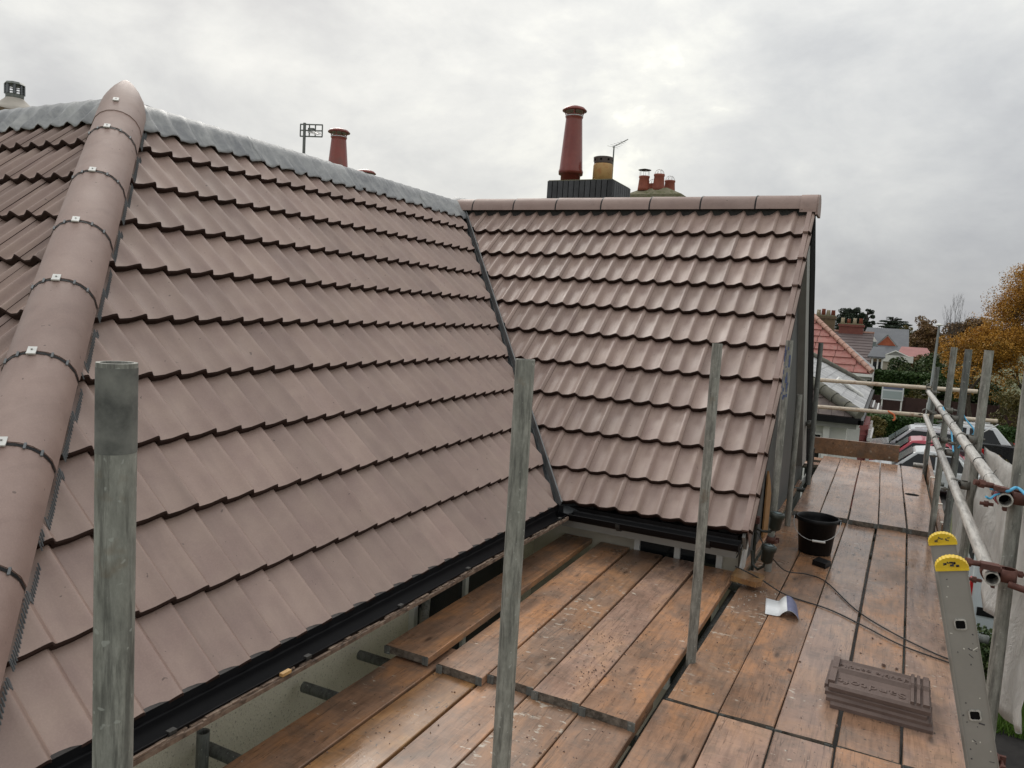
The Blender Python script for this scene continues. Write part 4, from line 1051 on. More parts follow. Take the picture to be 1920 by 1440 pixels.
for i in range(5):
    d = 0.004 + (0.006 if i in (1, 2) else 0)
    board(xs[i] + d, xs[i + 1] - 0.004, 0.6, xs[i] + d, xs[i + 1] - 0.004, 3.15 + 0.05 * (i % 3), -1.672, -1.672, mm_[i],
          f'{ORD[i]} board from the pebbledashed wall in the lower near platform, {nm[i]}', Gm, band=False)
Gu = 'boards of the raised platform under the wing gutter'
up_ = [(-2.036, -1.792, 2.91, -2.060, -1.845, 5.20, 'board_wet', 'set apart nearest the wall'), (-1.737, -1.499, 2.90, -1.775, -1.555, 5.19, 'board_wet', 'with mortar spots'),
       (-1.492, -1.268, 2.945, -1.532, -1.305, 5.17, 'board_splashed', 'splashed with mortar'), (-1.262, -1.042, 2.925, -1.286, -1.050, 5.15, 'board_grey', 'dull brown'), (-1.036, -0.792, 2.91, -1.030, -0.790, 5.12, 'board_wet', 'along the open gap')]
for i, (a, b_, ya, c, d, yb, mt, nm_) in enumerate(up_):
    board(a, b_, ya, c, d, yb, -1.632 + (0.012 if i == 0 else 0), -1.632 + (0.01 if i == 0 else 0), mt, f'{ORD[i]} raised board from the wall on the inner platform, {nm_}', Gu)
G1 = 'boards of the near bay of the outer walkway'
xs = [-0.768, -0.524, -0.291, -0.056, 0.190, 0.425]
for i in range(5):
    board(xs[i] + 0.003, xs[i + 1] - (0.004 if i != 2 else 0.007), 1.0, xs[i] + 0.003, xs[i + 1] - 0.005, 3.240 + (0.015 if i == 3 else 0), -1.673, -1.673,
          ['board_wet', 'board_grey', 'board_grey', 'board_wet', 'board_grey'][i], f'{ORD[i]} board from the left in the near bay of the outer walkway', G1, band=False)
G2 = 'boards of the middle bay of the outer walkway'
xa = [-0.755, -0.524, -0.294, -0.058, 0.187, 0.425]; xb = [-0.715, -0.462, -0.222, 0.020, 0.262, 0.500]
for i in range(5):
    d2 = 0.008 if i in (3,) else 0.003
    board(xa[i] + d2, xa[i + 1] - (0.009 if i in (2, 3) else 0.003), 3.262, xb[i] + d2, xb[i + 1] - (0.009 if i in (2, 3) else 0.003), 7.35, -1.670, -1.670,
          ['board_splashed', 'board_wet', 'board_grey', 'board_wet', 'board_grey'][i],
          f'{ORD[i]} board from left, middle bay of the walkway, ' + ['spattered white', 'under bucket', 'wet brown', 'under tiles', 'beside ladder'][i], G2)
G3 = 'boards of the far bay of the outer walkway'
xa = [-0.672, -0.446, -0.208, 0.032, 0.257, 0.487]; xb = [-0.640, -0.437, -0.215, -0.003, 0.213, 0.445]
for i in range(5):
    o = board(xa[i] + 0.004, xa[i + 1] - (0.010 if i in (1, 3) else 0.004), 7.20 + 0.02 * (i % 2), xb[i] + 0.004, xb[i + 1] - 0.005, 10.05, -1.630, -1.530, 'board_grey',
          f'{ORD[i]} board from left, far raised bay of the walkway' + (', with hand slot' if i == 4 else ''), G3)
    if i == 4:
        m = MB(); m.add([(0.31 + 0.045 * math.cos(a) + (0.02 if math.cos(a) > 0 else -0.02), 8.55 + 0.05 * math.sin(a), -1.5815 + 0.0018 * math.sin(a)) for a in np.linspace(0, 2 * math.pi, 20, endpoint=False)], [tuple(range(20))]); m.build('hand_slot', 'tube_bore', o)
board(-0.99, -0.765, 5.35, -0.99, -0.765, 9.0, -1.675, -1.675, 'board_wet', 'reddish inner board lying along the foot of the gable wall', 'boards of the gable side', band=False)
board(-1.02, -0.90, 9.1, -1.02, -0.90, 9.6, -1.64, -1.64, 'board_grey', 'short offcut, lower left of the pile by the far toe board', None, band=False)
board(-0.90, -0.62, 9.62, -0.90, -0.66, 9.80, -1.585, -1.585, 'board_grey', 'short pale offcut, nearest in the pile by the far toe board', None, band=False)
board(-0.90, -0.58, 9.83, -0.90, -0.58, 10.02, -1.56, -1.56, 'board_grey', 'short pale offcut against the left end of the far toe board', None, band=False)
# wooden block at the walkway edge
m = MB(); m.prism([(-0.79, 4.92, -1.632), (-0.63, 4.88, -1.632), (-0.60, 4.93, -1.632), (-0.60, 5.05, -1.632), (-0.63, 5.09, -1.632), (-0.79, 5.10, -1.632)], (0, 0, 0.034)); m.build('wood_block', 'board_fresh', label='small orange wooden block bridging the gap below the floodlights', cat='wood block')
# toe boards on edge
def toeboard(p0, p1, h, th, label, mat='toe_wood', clips=()):
    m = MB(); p0, p1 = Vector(p0), Vector(p1); d = (p1 - p0); n = d.cross(Vector((0, 0, 1))).normalized() * th / 2
    m.prism([p0 - n, p0 + n, p0 + n + Vector((0, 0, h)), p0 - n + Vector((0, 0, h))], d)
    o = m.build('toe_board', mat, label=label, cat='toe board')
    for t_ in clips:
        q = p0 + d * t_; m = MB(); dn = d.normalized(); nn = n.normalized()
        m.obox(q + Vector((0, 0, h * 0.72)) - nn * (th / 2 + 0.003), dn * 0.020, nn * 0.003, (0, 0, h * 0.27)); m.obox(q + Vector((0, 0, h + 0.002)), dn * 0.020, nn * (th / 2 + 0.006), (0, 0, 0.003)); m.obox(q + Vector((0, 0, h * 0.72)) + nn * (th / 2 + 0.003), dn * 0.020, nn * 0.003, (0, 0, h * 0.27))
        m.build('toe_board_clip', 'chip_pale', o)
    return o
toeboard((-0.815, 10.40, -1.560), (0.190, 10.40, -1.546), 0.203, 0.036, 'brown toe board across the far end of the walkway')
toeboard((0.505, 6.95, -1.70), (0.490, 10.75, -1.60), 0.205, 0.036, 'long orange brown toe board down the right side of the far bay', clips=(0.02, 0.20, 0.52))
m = MB(); m.tube([(0.35, 10.15, -1.515), (0.46, 10.12, -1.51)], TR, 14, bore=True); m.build('tube_stub', ['galv_bright', 'tube_bore'], label='pale tube stub lying at the far right board corner', cat='tube')

# ------------------------------------------------------------------ ladder
lad = thing('ladder', (1.2, 2.6, -5), 'grey aluminium ladder with yellow serrated caps leaning on the walkway edge', 'ladder')
lc = Vector((0.204, 2.4, -0.634)); ld = Vector((0.059, 0, -0.245)).normalized(); lp = Vector((-ld.z, 0, ld.x)) * -1   # across the stile
if lp.x < 0: lp = -lp
def stile(y, top):
    t0 = lc + Vector((0, y - 2.4, top)); L_ = 4.45; m = MB()
    m.prism([t0 - lp * 0.0365 + Vector((0, -0.013, 0)), t0 + lp * 0.0365 + Vector((0, -0.013, 0)), t0 + lp * 0.0365 + Vector((0, 0.013, 0)), t0 - lp * 0.0365 + Vector((0, 0.013, 0))], ld * L_)
    for sg in (-1, 1):
        m.prism([t0 + lp * sg * 0.0365 + Vector((0, -0.015, 0)), t0 + lp * sg * 0.034 + Vector((0, -0.015, 0)), t0 + lp * sg * 0.034 + Vector((0, -0.013, 0)), t0 + lp * sg * 0.0365 + Vector((0, -0.013, 0))], ld * L_)
    s_ = m.build('stile', 'ladder_alu', lad)
    m = MB(); n = 26; poly = []   # half-moon cap with teeth
    c = t0 - ld * 0.004
    for k in range(n + 1):
        a = math.pi * k / n; rr_ = 1.0 + (0.055 if k % 2 else 0.0)
        poly.append(c - lp * 0.040 * math.cos(a) * (1 + (rr_ - 1) * .6) - ld * 0.030 * math.sin(a) * rr_)
    m.prism([p + Vector((0, -0.017, 0)) for p in poly], (0, 0.034, 0)); cp = m.build('end_cap', 'yellow_plastic', s_)
    m = MB(); m.prism([c - lp * 0.041 + Vector((0, -0.0185, 0)), c + lp * 0.041 + Vector((0, -0.0185, 0)), c + lp * 0.041 + ld * 0.006 + Vector((0, -0.0185, 0)), c - lp * 0.041 + ld * 0.006 + Vector((0, -0.0185, 0))], (0, 0.037, 0)); m.build('cap_lip', 'yellow_plastic', cp)
    m = MB(); rnd = random.Random(int(y * 10))
    for k in range(12):
        q = c + lp * rnd.uniform(-0.022, 0.02) - ld * rnd.uniform(0.004, 0.018) + Vector((0, -0.0174, 0))
        m.obox(q, lp * rnd.uniform(0.001, 0.005), ld * rnd.uniform(0.001, 0.003), (0, 0.0004, 0))
    m.build('scuffs', 'ladder_scuff', cp)
    return s_, t0
s1, t1 = stile(2.4, 0.0); s2, t2 = stile(2.8, -0.028)
m = MB(); rnd = random.Random(12)
m2 = MB()
for k in range(70):
    q = t1 + ld * rnd.uniform(0.01, 1.3) + lp * rnd.uniform(-0.031, 0.031) + Vector((0, -0.0134, 0))
    big = rnd.random() < 0.25; a = rnd.uniform(0, 3.14); u_ = lp * math.cos(a) + ld * math.sin(a); w_ = lp * -math.sin(a) + ld * math.cos(a)
    (m2 if rnd.random() < 0.25 else m).obox(q, u_ * (rnd.uniform(0.003, 0.009) if big else rnd.uniform(0.0008, 0.002)), w_ * rnd.uniform(0.0006, 0.002), (0, 0.0004, 0))
m.build('scuffs', 'ladder_scuff', s1); m2.build('mortar_specks', 'mortar_spot', s1)
for k in range(17):
    c = Vector((0.238, 2.4, -0.782)) + ld * 0.252 * k
    if c.z < -4.9: break
    # box-section rung, open end flared through the outer face of the stile
    m = MB(); h = 0.0135
    def sq(r_, y): return [c + lp * (a * r_) + ld * (b_ * r_) + Vector((0, y - 2.4, 0)) for a, b_ in ((-1, -.72), (-.72, -1), (.72, -1), (1, -.72), (1, .72), (.72, 1), (-.72, 1), (-1, .72))]
    A, B_, C_, D_ = sq(h, 2.815), sq(h, 2.383), sq(h * 0.86, 2.383), sq(h * 0.86, 2.78)
    fl0, fl1 = sq(h * 1.12, 2.3835), sq(h * 1.12, 2.388)
    vs_ = A + B_ + C_ + D_ + fl0 + fl1; fs = []
    for q in range(8):
        q2 = (q + 1) % 8
        fs += [(q, q2, 8 + q2, 8 + q), (32 + q, 32 + q2, 16 + q2, 16 + q), (16 + q, 16 + q2, 24 + q2, 24 + q), (32 + q, 32 + q2, 40 + q2, 40 + q), (40 + q, 40 + q2, 8 + q2, 8 + q)]
    m.add(vs_, fs); m.build('rung', 'galv_bright' if k < 2 else 'ladder_alu', lad)
    m = MB(); m.quad(*sq(h * 0.855, 2.386)); m.build('rung_bore', 'tube_bore', s1)

# ------------------------------------------------------------------ bucket
def deck_bucket(x, y, z):
    b = thing('bucket', (x, y, z), 'black rubber builders bucket with wire handle on the walkway', 'bucket')
    m = MB(); m.lathe([(0.110, 0), (0.116, 0.004), (0.140, 0.242), (0.152, 0.244), (0.155, 0.250), (0.155, 0.270), (0.148, 0.274), (0.141, 0.267), (0.137, 0.242), (0.110, 0.012), (0.0, 0.010)], (x, y, z), 40, cap=False)
    m.lathe([(0.110, 0), (0.0, 0.0)], (x, y, z), 40, cap=False)
    m.build('body', 'black_plastic', b)
    for sg in (-1, 1):
        m = MB(); m.obox((x + sg * 0.159, y, z + 0.254), (0.010, 0, 0), (0, 0.018, 0), (0, 0, 0.016)); m.build('ear', 'black_plastic', b)
    m = MB(); pts = []
    for k in range(17):
        a = math.pi * k / 16; pts.append((x - 0.163 * math.cos(a), y - 0.02 - 0.138 * math.sin(a) ** 0.6, z + 0.263 - 0.140 * math.sin(a) ** 0.8))
    m.tube(pts, 0.0026, 6); m.build('wire_handle', 'steel_thin', b)
    m = MB(); m.tube([(x - 0.012, y - 0.159, z + 0.124), (x + 0.078, y - 0.155, z + 0.125)], 0.0085, 10); m.build('grip', 'clip_white', b)
    return b
deck_bucket(-0.385, 6.10, -1.669)
# little black block by the bucket's foot
m = MB(); m.prism([(-0.37, 5.75, -1.668), (-0.28, 5.70, -1.668), (-0.25, 5.80, -1.668), (-0.34, 5.86, -1.668)], (0, 0, 0.035)); m.build('rubber_block', 'black_plastic', label='small black rubber block at the foot of the bucket', cat='block')

# ------------------------------------------------------------------ stacked tiles with moulded lettering
def text_mesh(txt, size, ext):
    cu = bpy.data.curves.new('t', 'FONT'); cu.body = txt; cu.size = size; cu.extrude = ext; cu.resolution_u = 3; cu.space_character = 1.12; cu.align_x = 'CENTER'; cu.align_y = 'CENTER'
    o = bpy.data.objects.new('t', cu); COL.objects.link(o)
    dg = bpy.context.evaluated_depsgraph_get(); me = bpy.data.meshes.new_from_object(o.evaluated_get(dg)); bpy.data.objects.remove(o); bpy.data.curves.remove(cu)
    return me
STK = Matrix.Translation(Vector((0.0955, 3.775, -1.6705 + GZ))) @ Matrix.Rotation(R(-1.5), 4, 'Z')
def local_build(m, name, mat, mw, parent=None, **k):
    o = m.build(name, mat, None, raw=True, origin=Vector((0, 0, 0)), **k)
    if parent is not None:
        o.parent = parent; o.matrix_local = parent.matrix_basis.inverted() @ mw if parent.parent is None else mw
    else: o.matrix_basis = mw
    return o
prw = [(-0.165, 0.0), (-0.150, 0.010), (-0.120, 0.004), (-0.03, 0.004), (0.0, 0.008), (0.018, 0.024), (0.035, 0.018), (0.06, 0.004), (0.135, 0.004), (0.150, 0.012), (0.168, 0.006)]
lab = ['bottom tile of the stack lying face down on the walkway', 'second tile up in the stack of face down tiles', 'third tile up in the stack of face down tiles', 'top tile of the stack with moulded lettering on its underside']
for i in range(4):
    zt = 0.019 * i * 1.15; offx = [0.012, -0.006, -0.012, 0.0][i]; offy = [-0.030, -0.016, -0.004, 0.0][i]
    mw = STK @ Matrix.Translation(Vector((offx, offy, zt))) @ Matrix.Rotation(R([0.8, 0.3, -0.5, 0][i]), 4, 'Z')
    m = MB(); X0, X1 = -0.205, 0.200; K = len(prw); vs_ = []
    for x in (X0, X1): vs_ += [(x, y, z + 0.016) for y, z in prw] + [(x, y, z) for y, z in prw]
    fs = []
    for k in range(K - 1):
        fs += [(k, k + 1, 2 * K + k + 1, 2 * K + k), (K + k, 3 * K + k, 3 * K + k + 1, K + k + 1), (k, K + k, K + k + 1, k + 1), (2 * K + k, 2 * K + k + 1, 3 * K + k + 1, 3 * K + k)]
    fs += [(0, 2 * K, 3 * K, K), (K - 1, 2 * K - 1, 4 * K - 1, 3 * K - 1)]
    m.add(vs_, fs)
    tl = local_build(m, 'loose_tile', 'roof_tile_back', mw, label=lab[i], cat='roof tile', group='stacked tiles')
    def part(mb, nm_, mat='roof_tile_back'):
        o = mb.build(nm_, mat, None, raw=True, origin=Vector((0, 0, 0))); o.parent = tl; return o
    def zat(y):
        for (a, za), (b_, zb) in zip(prw[:-1], prw[1:]):
            if a <= y <= b_: return za + (zb - za) * (y - a) / (b_ - a) + 0.016
        return 0.016
    # nibs at the nose end, weather bars at the head end
    mb = MB(); mb.box(-0.212, -0.184, -0.130, 0.158, 0.012, 0.034); part(mb, 'nib')
    for xx in (0.128, 0.152, 0.182):
        mb = MB(); w = 0.008 if xx < 0.17 else 0.014
        ys = [q for q, _ in prw][1:-1]
        for a, b_ in zip(ys[:-1], ys[1:]):
            mb.prism([(xx - w, a, zat(a)), (xx + w, a, zat(a)), (xx + w * 0.8, a, zat(a) + 0.012), (xx - w * 0.8, a, zat(a) + 0.012)], (0, b_ - a, zat(b_) - zat(a)))
        part(mb, 'weather_bar')
    if i == 3:
        for txt, size, y, x in (('Sandtoft', 0.074, -0.080, -0.035), ('double pantile', 0.046, 0.095, -0.035)):
            me = text_mesh(txt, size, 0.0020); me.materials.clear(); me.materials.append(M['roof_tile_back'])
            o = bpy.data.objects.new('lettering', me); COL.objects.link(o); o.parent = tl; o['kind'] = 'stuff'
            o.matrix_local = Matrix.Translation(Vector((x, y, 0.0214))) @ Matrix.Rotation(math.pi, 4, 'Z')

# ------------------------------------------------------------------ leaflet, floodlights, cables, rope, chips
m = MB(); N_ = 14; vs_ = []
for i in range(N_ + 1):
    t_ = i / N_; x = -0.555 + 0.185 * t_; bow = 0.048 * max(0.0, math.sin(math.pi * min(1.0, max(0, (t_ - 0.42) / 0.58)))) ** 0.8 + 0.004
    vs_ += [(x + 0.035, 4.555 + 0.02 * t_, -1.668 + bow * 0.9), (x + 0.0, 4.83 - 0.03 * t_, -1.668 + bow)]
m.add(vs_, [(2 * i, 2 * i + 2, 2 * i + 3, 2 * i + 1) for i in range(N_)], True)
o = m.build('leaflet', 'paper', label='curled white and navy leaflet lying on the walkway', cat='leaflet', fixn=False)
md = o.modifiers.new('thickness', 'SOLIDIFY'); md.thickness = 0.0012
m = MB(); vs2 = [(v[0] * 1.0, v[1], v[2] + 0.0016) for v in vs_[18:]]
m.add(vs2, [(2 * i, 2 * i + 2, 2 * i + 3, 2 * i + 1) for i in range(len(vs2) // 2 - 1)], True); m.build('printed_panel', 'paper_print', o, fixn=False)
fl = thing('floodlights', (-0.66, 5.20, -1.63), 'pair of dark green garden floodlights on a curved bracket at the gable corner', 'floodlight')
m = MB(); m.tube([(-0.70, 5.19, -1.62), (-0.70, 5.19, -1.30)], 0.011, 10); m.build('bracket', 'lamp_green', fl)
m = MB(); m.tube([(-0.70, 5.19, -1.33), (-0.66, 5.19, -1.345), (-0.61, 5.19, -1.34), (-0.585, 5.19, -1.31)], 0.009, 8); m.build('bracket', 'lamp_green', fl)
m = MB(); m.tube([(-0.70, 5.10, -1.46), (-0.69, 5.09, -1.55), (-0.65, 5.07, -1.57), (-0.615, 5.06, -1.54), (-0.605, 5.06, -1.50)], 0.009, 8); m.build('bracket', 'lamp_green', fl)
m = MB(); m.obox((-0.70, 5.17, -1.27), (0.022, 0, 0), (0, 0.02, 0), (0, 0, 0.022)); m.build('junction_box', 'coupler_rust', fl)
for (x, y, z, tl_) in ((-0.585, 5.19, -1.31, 0.12), (-0.600, 5.06, -1.50, 0.10)):
    m = MB(); m.lathe([(0.012, -0.02), (0.034, -0.005), (0.038, 0.0), (0.040, 0.065), (0.047, 0.070), (0.049, 0.100), (0.040, 0.106), (0.0, 0.104)], (0, 0, 0), 20)
    Rm = Matrix.Translation(Vector((x, y, z))) @ Matrix.Rotation(tl_, 4, 'Y'); m.v = [tuple(Rm @ Vector(p)) for p in m.v]
    h_ = m.build('lamp_head', 'lamp_green', fl)
    m = MB(); m.lathe([(0.0, 0.1065), (0.036, 0.1075), (0.0, 0.108)], (0, 0, 0), 20, cap=False); m.v = [tuple(Rm @ Vector(p)) for p in m.v]; m.build('lens', 'glass_pale', h_)
def cable(pts, r, name, mat, label, cat):
    # smooth a polyline (Catmull-Rom)
    P_ = [Vector(p) for p in pts]; P_ = [P_[0]] + P_ + [P_[-1]]; out = []
    for i in range(1, len(P_) - 2):
        for k in range(6):
            t_ = k / 6; a, b_, c, d = P_[i - 1], P_[i], P_[i + 1], P_[i + 2]
            out.append(0.5 * ((2 * b_) + (c - a) * t_ + (2 * a - 5 * b_ + 4 * c - d) * t_ ** 2 + (3 * b_ - a - 3 * c + d) * t_ ** 3))
    out.append(P_[-2]); m = MB(); m.tube(out, r, 6); return m.build(name, mat, label=label, cat=cat)
cable([(-0.78, 5.0, -1.50), (-0.70, 5.1, -1.33), (-0.60, 5.05, -1.43), (-0.50, 5.2, -1.58), (-0.38, 5.45, -1.655), (-0.25, 5.38, -1.660), (-0.05, 4.95, -1.662), (0.14, 4.70, -1.662), (0.34, 4.52, -1.662), (0.45, 4.47, -1.665)], 0.0042, 'cable', 'cable_black', 'black cable sagging from the floodlights past the foot of the bucket', 'cable')
cable([(-0.78, 4.98, -1.55), (-0.62, 4.98, -1.60), (-0.45, 4.95, -1.660), (-0.20, 4.86, -1.662), (0.0, 4.70, -1.662), (0.2, 4.52, -1.662), (0.45, 4.42, -1.664)], 0.0042, 'cable', 'cable_black', 'black cable lying straight across the walkway boards nearer the viewer', 'cable')
cable([(0.36, 3.17, -0.525), (0.40, 3.10, -0.515), (0.435, 3.14, -0.505), (0.47, 3.05, -0.53), (0.53, 2.95, -0.555), (0.60, 2.9, -0.55)], 0.0055, 'rope', 'rope_blue', 'blue rope knotted on the near end of the upper guard rail', 'rope')
cable([(0.335, 3.05, -0.535), (0.35, 3.08, -0.545), (0.365, 3.10, -0.535), (0.38, 3.11, -0.528)], 0.004, 'rope', 'rope_blue', 'frayed blue rope end below the red clasp', 'rope')
cable([(0.398, 6.9, -0.545), (0.415, 6.2, -0.62), (0.42, 5.9, -0.70), (0.42, 5.75, -0.74)], 0.0055, 'rope', 'rope_blue', 'blue rope hanging down from the upper rail beside the outer poles', 'rope')
cable([(0.50, 6.42, -0.53), (0.505, 6.40, -0.66), (0.49, 6.38, -0.79), (0.53, 6.35, -0.72), (0.575, 6.3, -0.65), (0.52, 6.4, -0.575), (0.50, 6.42, -0.53)], 0.0055, 'rope', 'rope_blue', 'loop of blue rope tied round the second outer pole', 'rope')
cable([(0.02, 10.37, -0.93), (0.05, 10.34, -0.945), (0.09, 10.345, -0.97), (0.10, 10.34, -1.02), (0.08, 10.34, -1.035)], 0.011, 'rope', 'rope_orange', 'short orange tie hanging from the far lower rail', 'rope')
m = MB(); m.tube([(-0.83, 8.55, -0.86), (-0.745, 8.55, -0.862)], TR, 14); m.build('tube_stub', 'buff_clay', label='orange capped tube end poking out beside the dark gable pole', cat='tube')
# chips of tile and mortar scattered on the boards
rnd = random.Random(21)
chips = MB(); pale = MB()
def chip(m, x, y, z, s_):
    a = rnd.uniform(0, 6.28); u_ = Vector((math.cos(a), math.sin(a), 0)); w_ = Vector((-math.sin(a), math.cos(a), rnd.uniform(-0.2, 0.2)))
    pts = [u_ * s_ * rnd.uniform(.6, 1.1), w_ * s_ * rnd.uniform(.4, .9), -u_ * s_ * rnd.uniform(.5, 1), -w_ * s_ * rnd.uniform(.4, .8)]
    c = Vector((x, y, z)); h = Vector((0, 0, s_ * rnd.uniform(.3, .8)))
    m.add([c + p for p in pts] + [c + p * 0.6 + h for p in pts], [(3, 2, 1, 0), (4, 5, 6, 7), (0, 1, 5, 4), (1, 2, 6, 5), (2, 3, 7, 6), (3, 0, 4, 7)])
for k in range(150):
    chip(chips, rnd.uniform(-0.7, 0.42), rnd.uniform(3.0, 7.0), -1.669, rnd.choice([0.002, 0.003, 0.004, 0.006]))
for (x, y, s_) in ((0.05, 4.55, .010), (0.09, 4.5, .009), (0.0, 4.3, .008), (0.11, 4.2, .014), (0.17, 4.2, .012), (0.07, 3.95, .008), (0.23, 3.98, .011), (-0.18, 5.2, .008), (-0.27, 4.0, .012), (0.10, 3.98, .012), (-0.30, 3.86, .016), (-0.06, 3.42, .010), (-0.05, 4.6, .008), (0.3, 4.1, .012), (0.28, 4.12, .010)):
    chip(chips, x, y, -1.669, s_)
for k in range(170):
    chip(chips, rnd.uniform(-1.95, -0.82), rnd.uniform(2.95, 4.9), -1.631, rnd.choice([0.002, 0.003, 0.004, 0.005]))
for k in range(60): chip(chips, rnd.gauss(-1.15, 0.09), rnd.gauss(3.55, 0.13), -1.631, rnd.uniform(.002, .006))
for k in range(60): chip(chips, rnd.gauss(-1.08, 0.05), rnd.gauss(3.22, 0.07), -1.631, rnd.uniform(.002, .006))
for k in range(90): chip(chips, rnd.uniform(-1.9, -0.82), rnd.uniform(2.0, 2.88), -1.671, rnd.choice([0.002, 0.004, 0.006]))
for k in range(40): chip(pale, rnd.uniform(-0.72, -0.52), rnd.uniform(3.3, 5.6), -1.669, rnd.choice([0.002, 0.003, 0.006]))
for k in range(30): chip(pale, rnd.uniform(-1.6, -1.0), rnd.uniform(3.0, 4.8), -1.631, rnd.choice([0.002, 0.003, 0.006]))
for k in range(26): chip(pale, rnd.gauss(-0.63, .05), rnd.gauss(4.85, 0.12), -1.669, rnd.choice([0.003, 0.004, 0.008]))
chips.build('tile_chips', 'chip_brown', label='dark crumbs of broken tile scattered over the boards', cat='debris', kind='stuff')
pale.build('mortar_crumbs', 'chip_pale', label='pale mortar crumbs scattered over the boards', cat='debris', kind='stuff')

# ------------------------------------------------------------------ hanging sheet
def sheet(cols, name, label, mat='sheeting', sub=7, seed=1):
    """cols: list of (y, ztop, zbot, x) from far to near"""
    rnd = random.Random(seed); m = MB(); NU = 36; NV = 18; vs_ = []
    ys = [c[0] for c in cols]
    for i in range(NU + 1):
        t_ = i / NU * (len(cols) - 1); k = min(int(t_), len(cols) - 2); f_ = t_ - k; f2 = f_ * f_ * (3 - 2 * f_)
        y, zt, zb, x = [cols[k][j] + (cols[k + 1][j] - cols[k][j]) * (f_ if j == 0 else f2) for j in range(4)]
        for j in range(NV + 1):
            v = j / NV; z = zt + (zb - zt) * v
            w = 0.030 * math.sin(y * 17 + v * 3.0) * (0.1 + v) + 0.012 * v * math.sin(y * 41 + v * 7) + 0.012 * math.sin(v * 9 + y * 5)
            vs_.append((x + w * 1.0, y + 0.02 * math.sin(v * 5 + i * .3), z))
    fs = [(i * (NV + 1) + j, (i + 1) * (NV + 1) + j, (i + 1) * (NV + 1) + j + 1, i * (NV + 1) + j + 1) for i in range(NU) for j in range(NV)]
    m.add(vs_, fs, True); o = m.build(name, mat, label=label, cat='plastic sheet', fixn=False)
    md = o.modifiers.new('thickness', 'SOLIDIFY'); md.thickness = 0.001; return o
sheet([(5.05, -0.60, -1.20, 0.52), (4.5, -0.575, -1.10, 0.535), (4.1, -0.565, -1.26, 0.53), (3.7, -0.56, -1.30, 0.53), (3.42, -0.56, -1.42, 0.50), (3.22, -0.60, -1.42, 0.515), (3.10, -0.95, -1.36, 0.55)], 'plastic_sheet', 'white plastic debris sheet draped from the upper rail behind the near right pole', seed=2)
sheet([(6.1, -0.66, -1.45, 0.515), (5.8, -0.64, -1.42, 0.52), (5.45, -0.63, -1.40, 0.515)], 'plastic_sheet', 'narrow pale strip of sheeting hanging between the outer poles', seed=5)

# ================================================================== SURROUNDINGS
# neighbour: hipped slate roof, brown near slope
def roof_poly(parent, pts, mat, name='roof_slope', th=0.06):
    m = MB(); P_ = [Vector(p) for p in pts]; n = (P_[1] - P_[0]).cross(P_[2] - P_[0]).normalized()
    if n.z < 0: n = -n
    m.prism([p - n * 0.03 for p in P_], -n * th); return m.build(name, mat, parent)
def courses(parent, pts, across, upd, mat, cw, ch, name='roof_tile', th=0.02, limit=300, jit=0.004, gapf=0.03):
    """lay rectangular tiles / slates course by course inside a convex polygon lying on one slope"""
    P_ = [Vector(p) for p in pts]; a = Vector(across).normalized(); u_ = Vector(upd).normalized(); n = a.cross(u_).normalized()
    if n.z < 0: n = -n
    O = P_[0]; pl = [((p - O).dot(a), (p - O).dot(u_)) for p in P_]
    def inside_span(v):
        xs_ = []
        for (x0, y0), (x1, y1) in zip(pl, pl[1:] + pl[:1]):
            if (y0 - v) * (y1 - v) <= 0 and abs(y1 - y0) > 1e-6: xs_.append(x0 + (x1 - x0) * (v - y0) / (y1 - y0))
        return (min(xs_), max(xs_)) if len(xs_) >= 2 else None
    v0, v1 = min(p[1] for p in pl), max(p[1] for p in pl); cache = {}; cnt = 0; rest = MB(); v = v0; r_ = 0
    rnd = random.Random(int(cw * 1000))
    while v < v1 - 0.03:
        sp = inside_span(v + min(ch, v1 - v) * 0.5)
        if sp:
            x = sp[0] - (cw / 2 if r_ % 2 else 0)
            while x < sp[1] - 0.02:
                xa, xb = max(x, sp[0]), min(x + cw, sp[1]); x += cw
                if xb - xa < cw * 0.25: continue
                w = (xb - xa) * (1 - gapf); h = min(ch * 1.12, v1 - v + 0.02)
                c = O + a * ((xa + xb) / 2) + u_ * v + n * (0.0 + rnd.uniform(0, jit))
                key = (round(w / 2, 2), round(h, 2))
                if cnt < limit:
                    if key not in cache:
                        mm = MB(); z0, z1 = th, 0.004
                        mm.add([c2 for c2 in [(-w / 2, 0, z0), (w / 2, 0, z0), (w / 2, h, z1), (-w / 2, h, z1), (-w / 2, 0, z0 - th), (w / 2, 0, z0 - th), (w / 2, h, z1 - th), (-w / 2, h, z1 - th)]], [(0, 1, 2, 3), (5, 4, 7, 6), (4, 5, 1, 0), (5, 6, 2, 1), (7, 4, 0, 3)])
                        o = mm.build(name, mat, None, raw=True, origin=Vector((0, 0, 0))); cache[key] = o.data; bpy.data.objects.remove(o)
                    o = bpy.data.objects.new(name, cache[key]); COL.objects.link(o); o.parent = parent
                    mw = Matrix(((a.x, u_.x, n.x, c.x), (a.y, u_.y, n.y, c.y), (a.z, u_.z, n.z, c.z + GZ), (0, 0, 0, 1)))
                    o.matrix_local = Matrix.Translation(-world_loc(parent)) @ mw; cnt += 1
                else: rest.obox(c + u_ * h / 2 + n * th / 2, a * w / 2, u_ * h / 2 - n * th * 0.4, n * th / 2)
        v += ch; r_ += 1
    if rest.f: rest.build(name, mat, parent, kind='stuff')
def hip_line(parent, a, b_, r, mat, n, name='ridge_tile'):
    a, b_ = Vector(a), Vector(b_)
    for k in range(n):
        p, q = a.lerp(b_, k / n), a.lerp(b_, (k + 0.97) / n); m = MB(); m.tube([p, q], [r * 1.06, r * 0.94], 8); m.build(name, mat, parent)
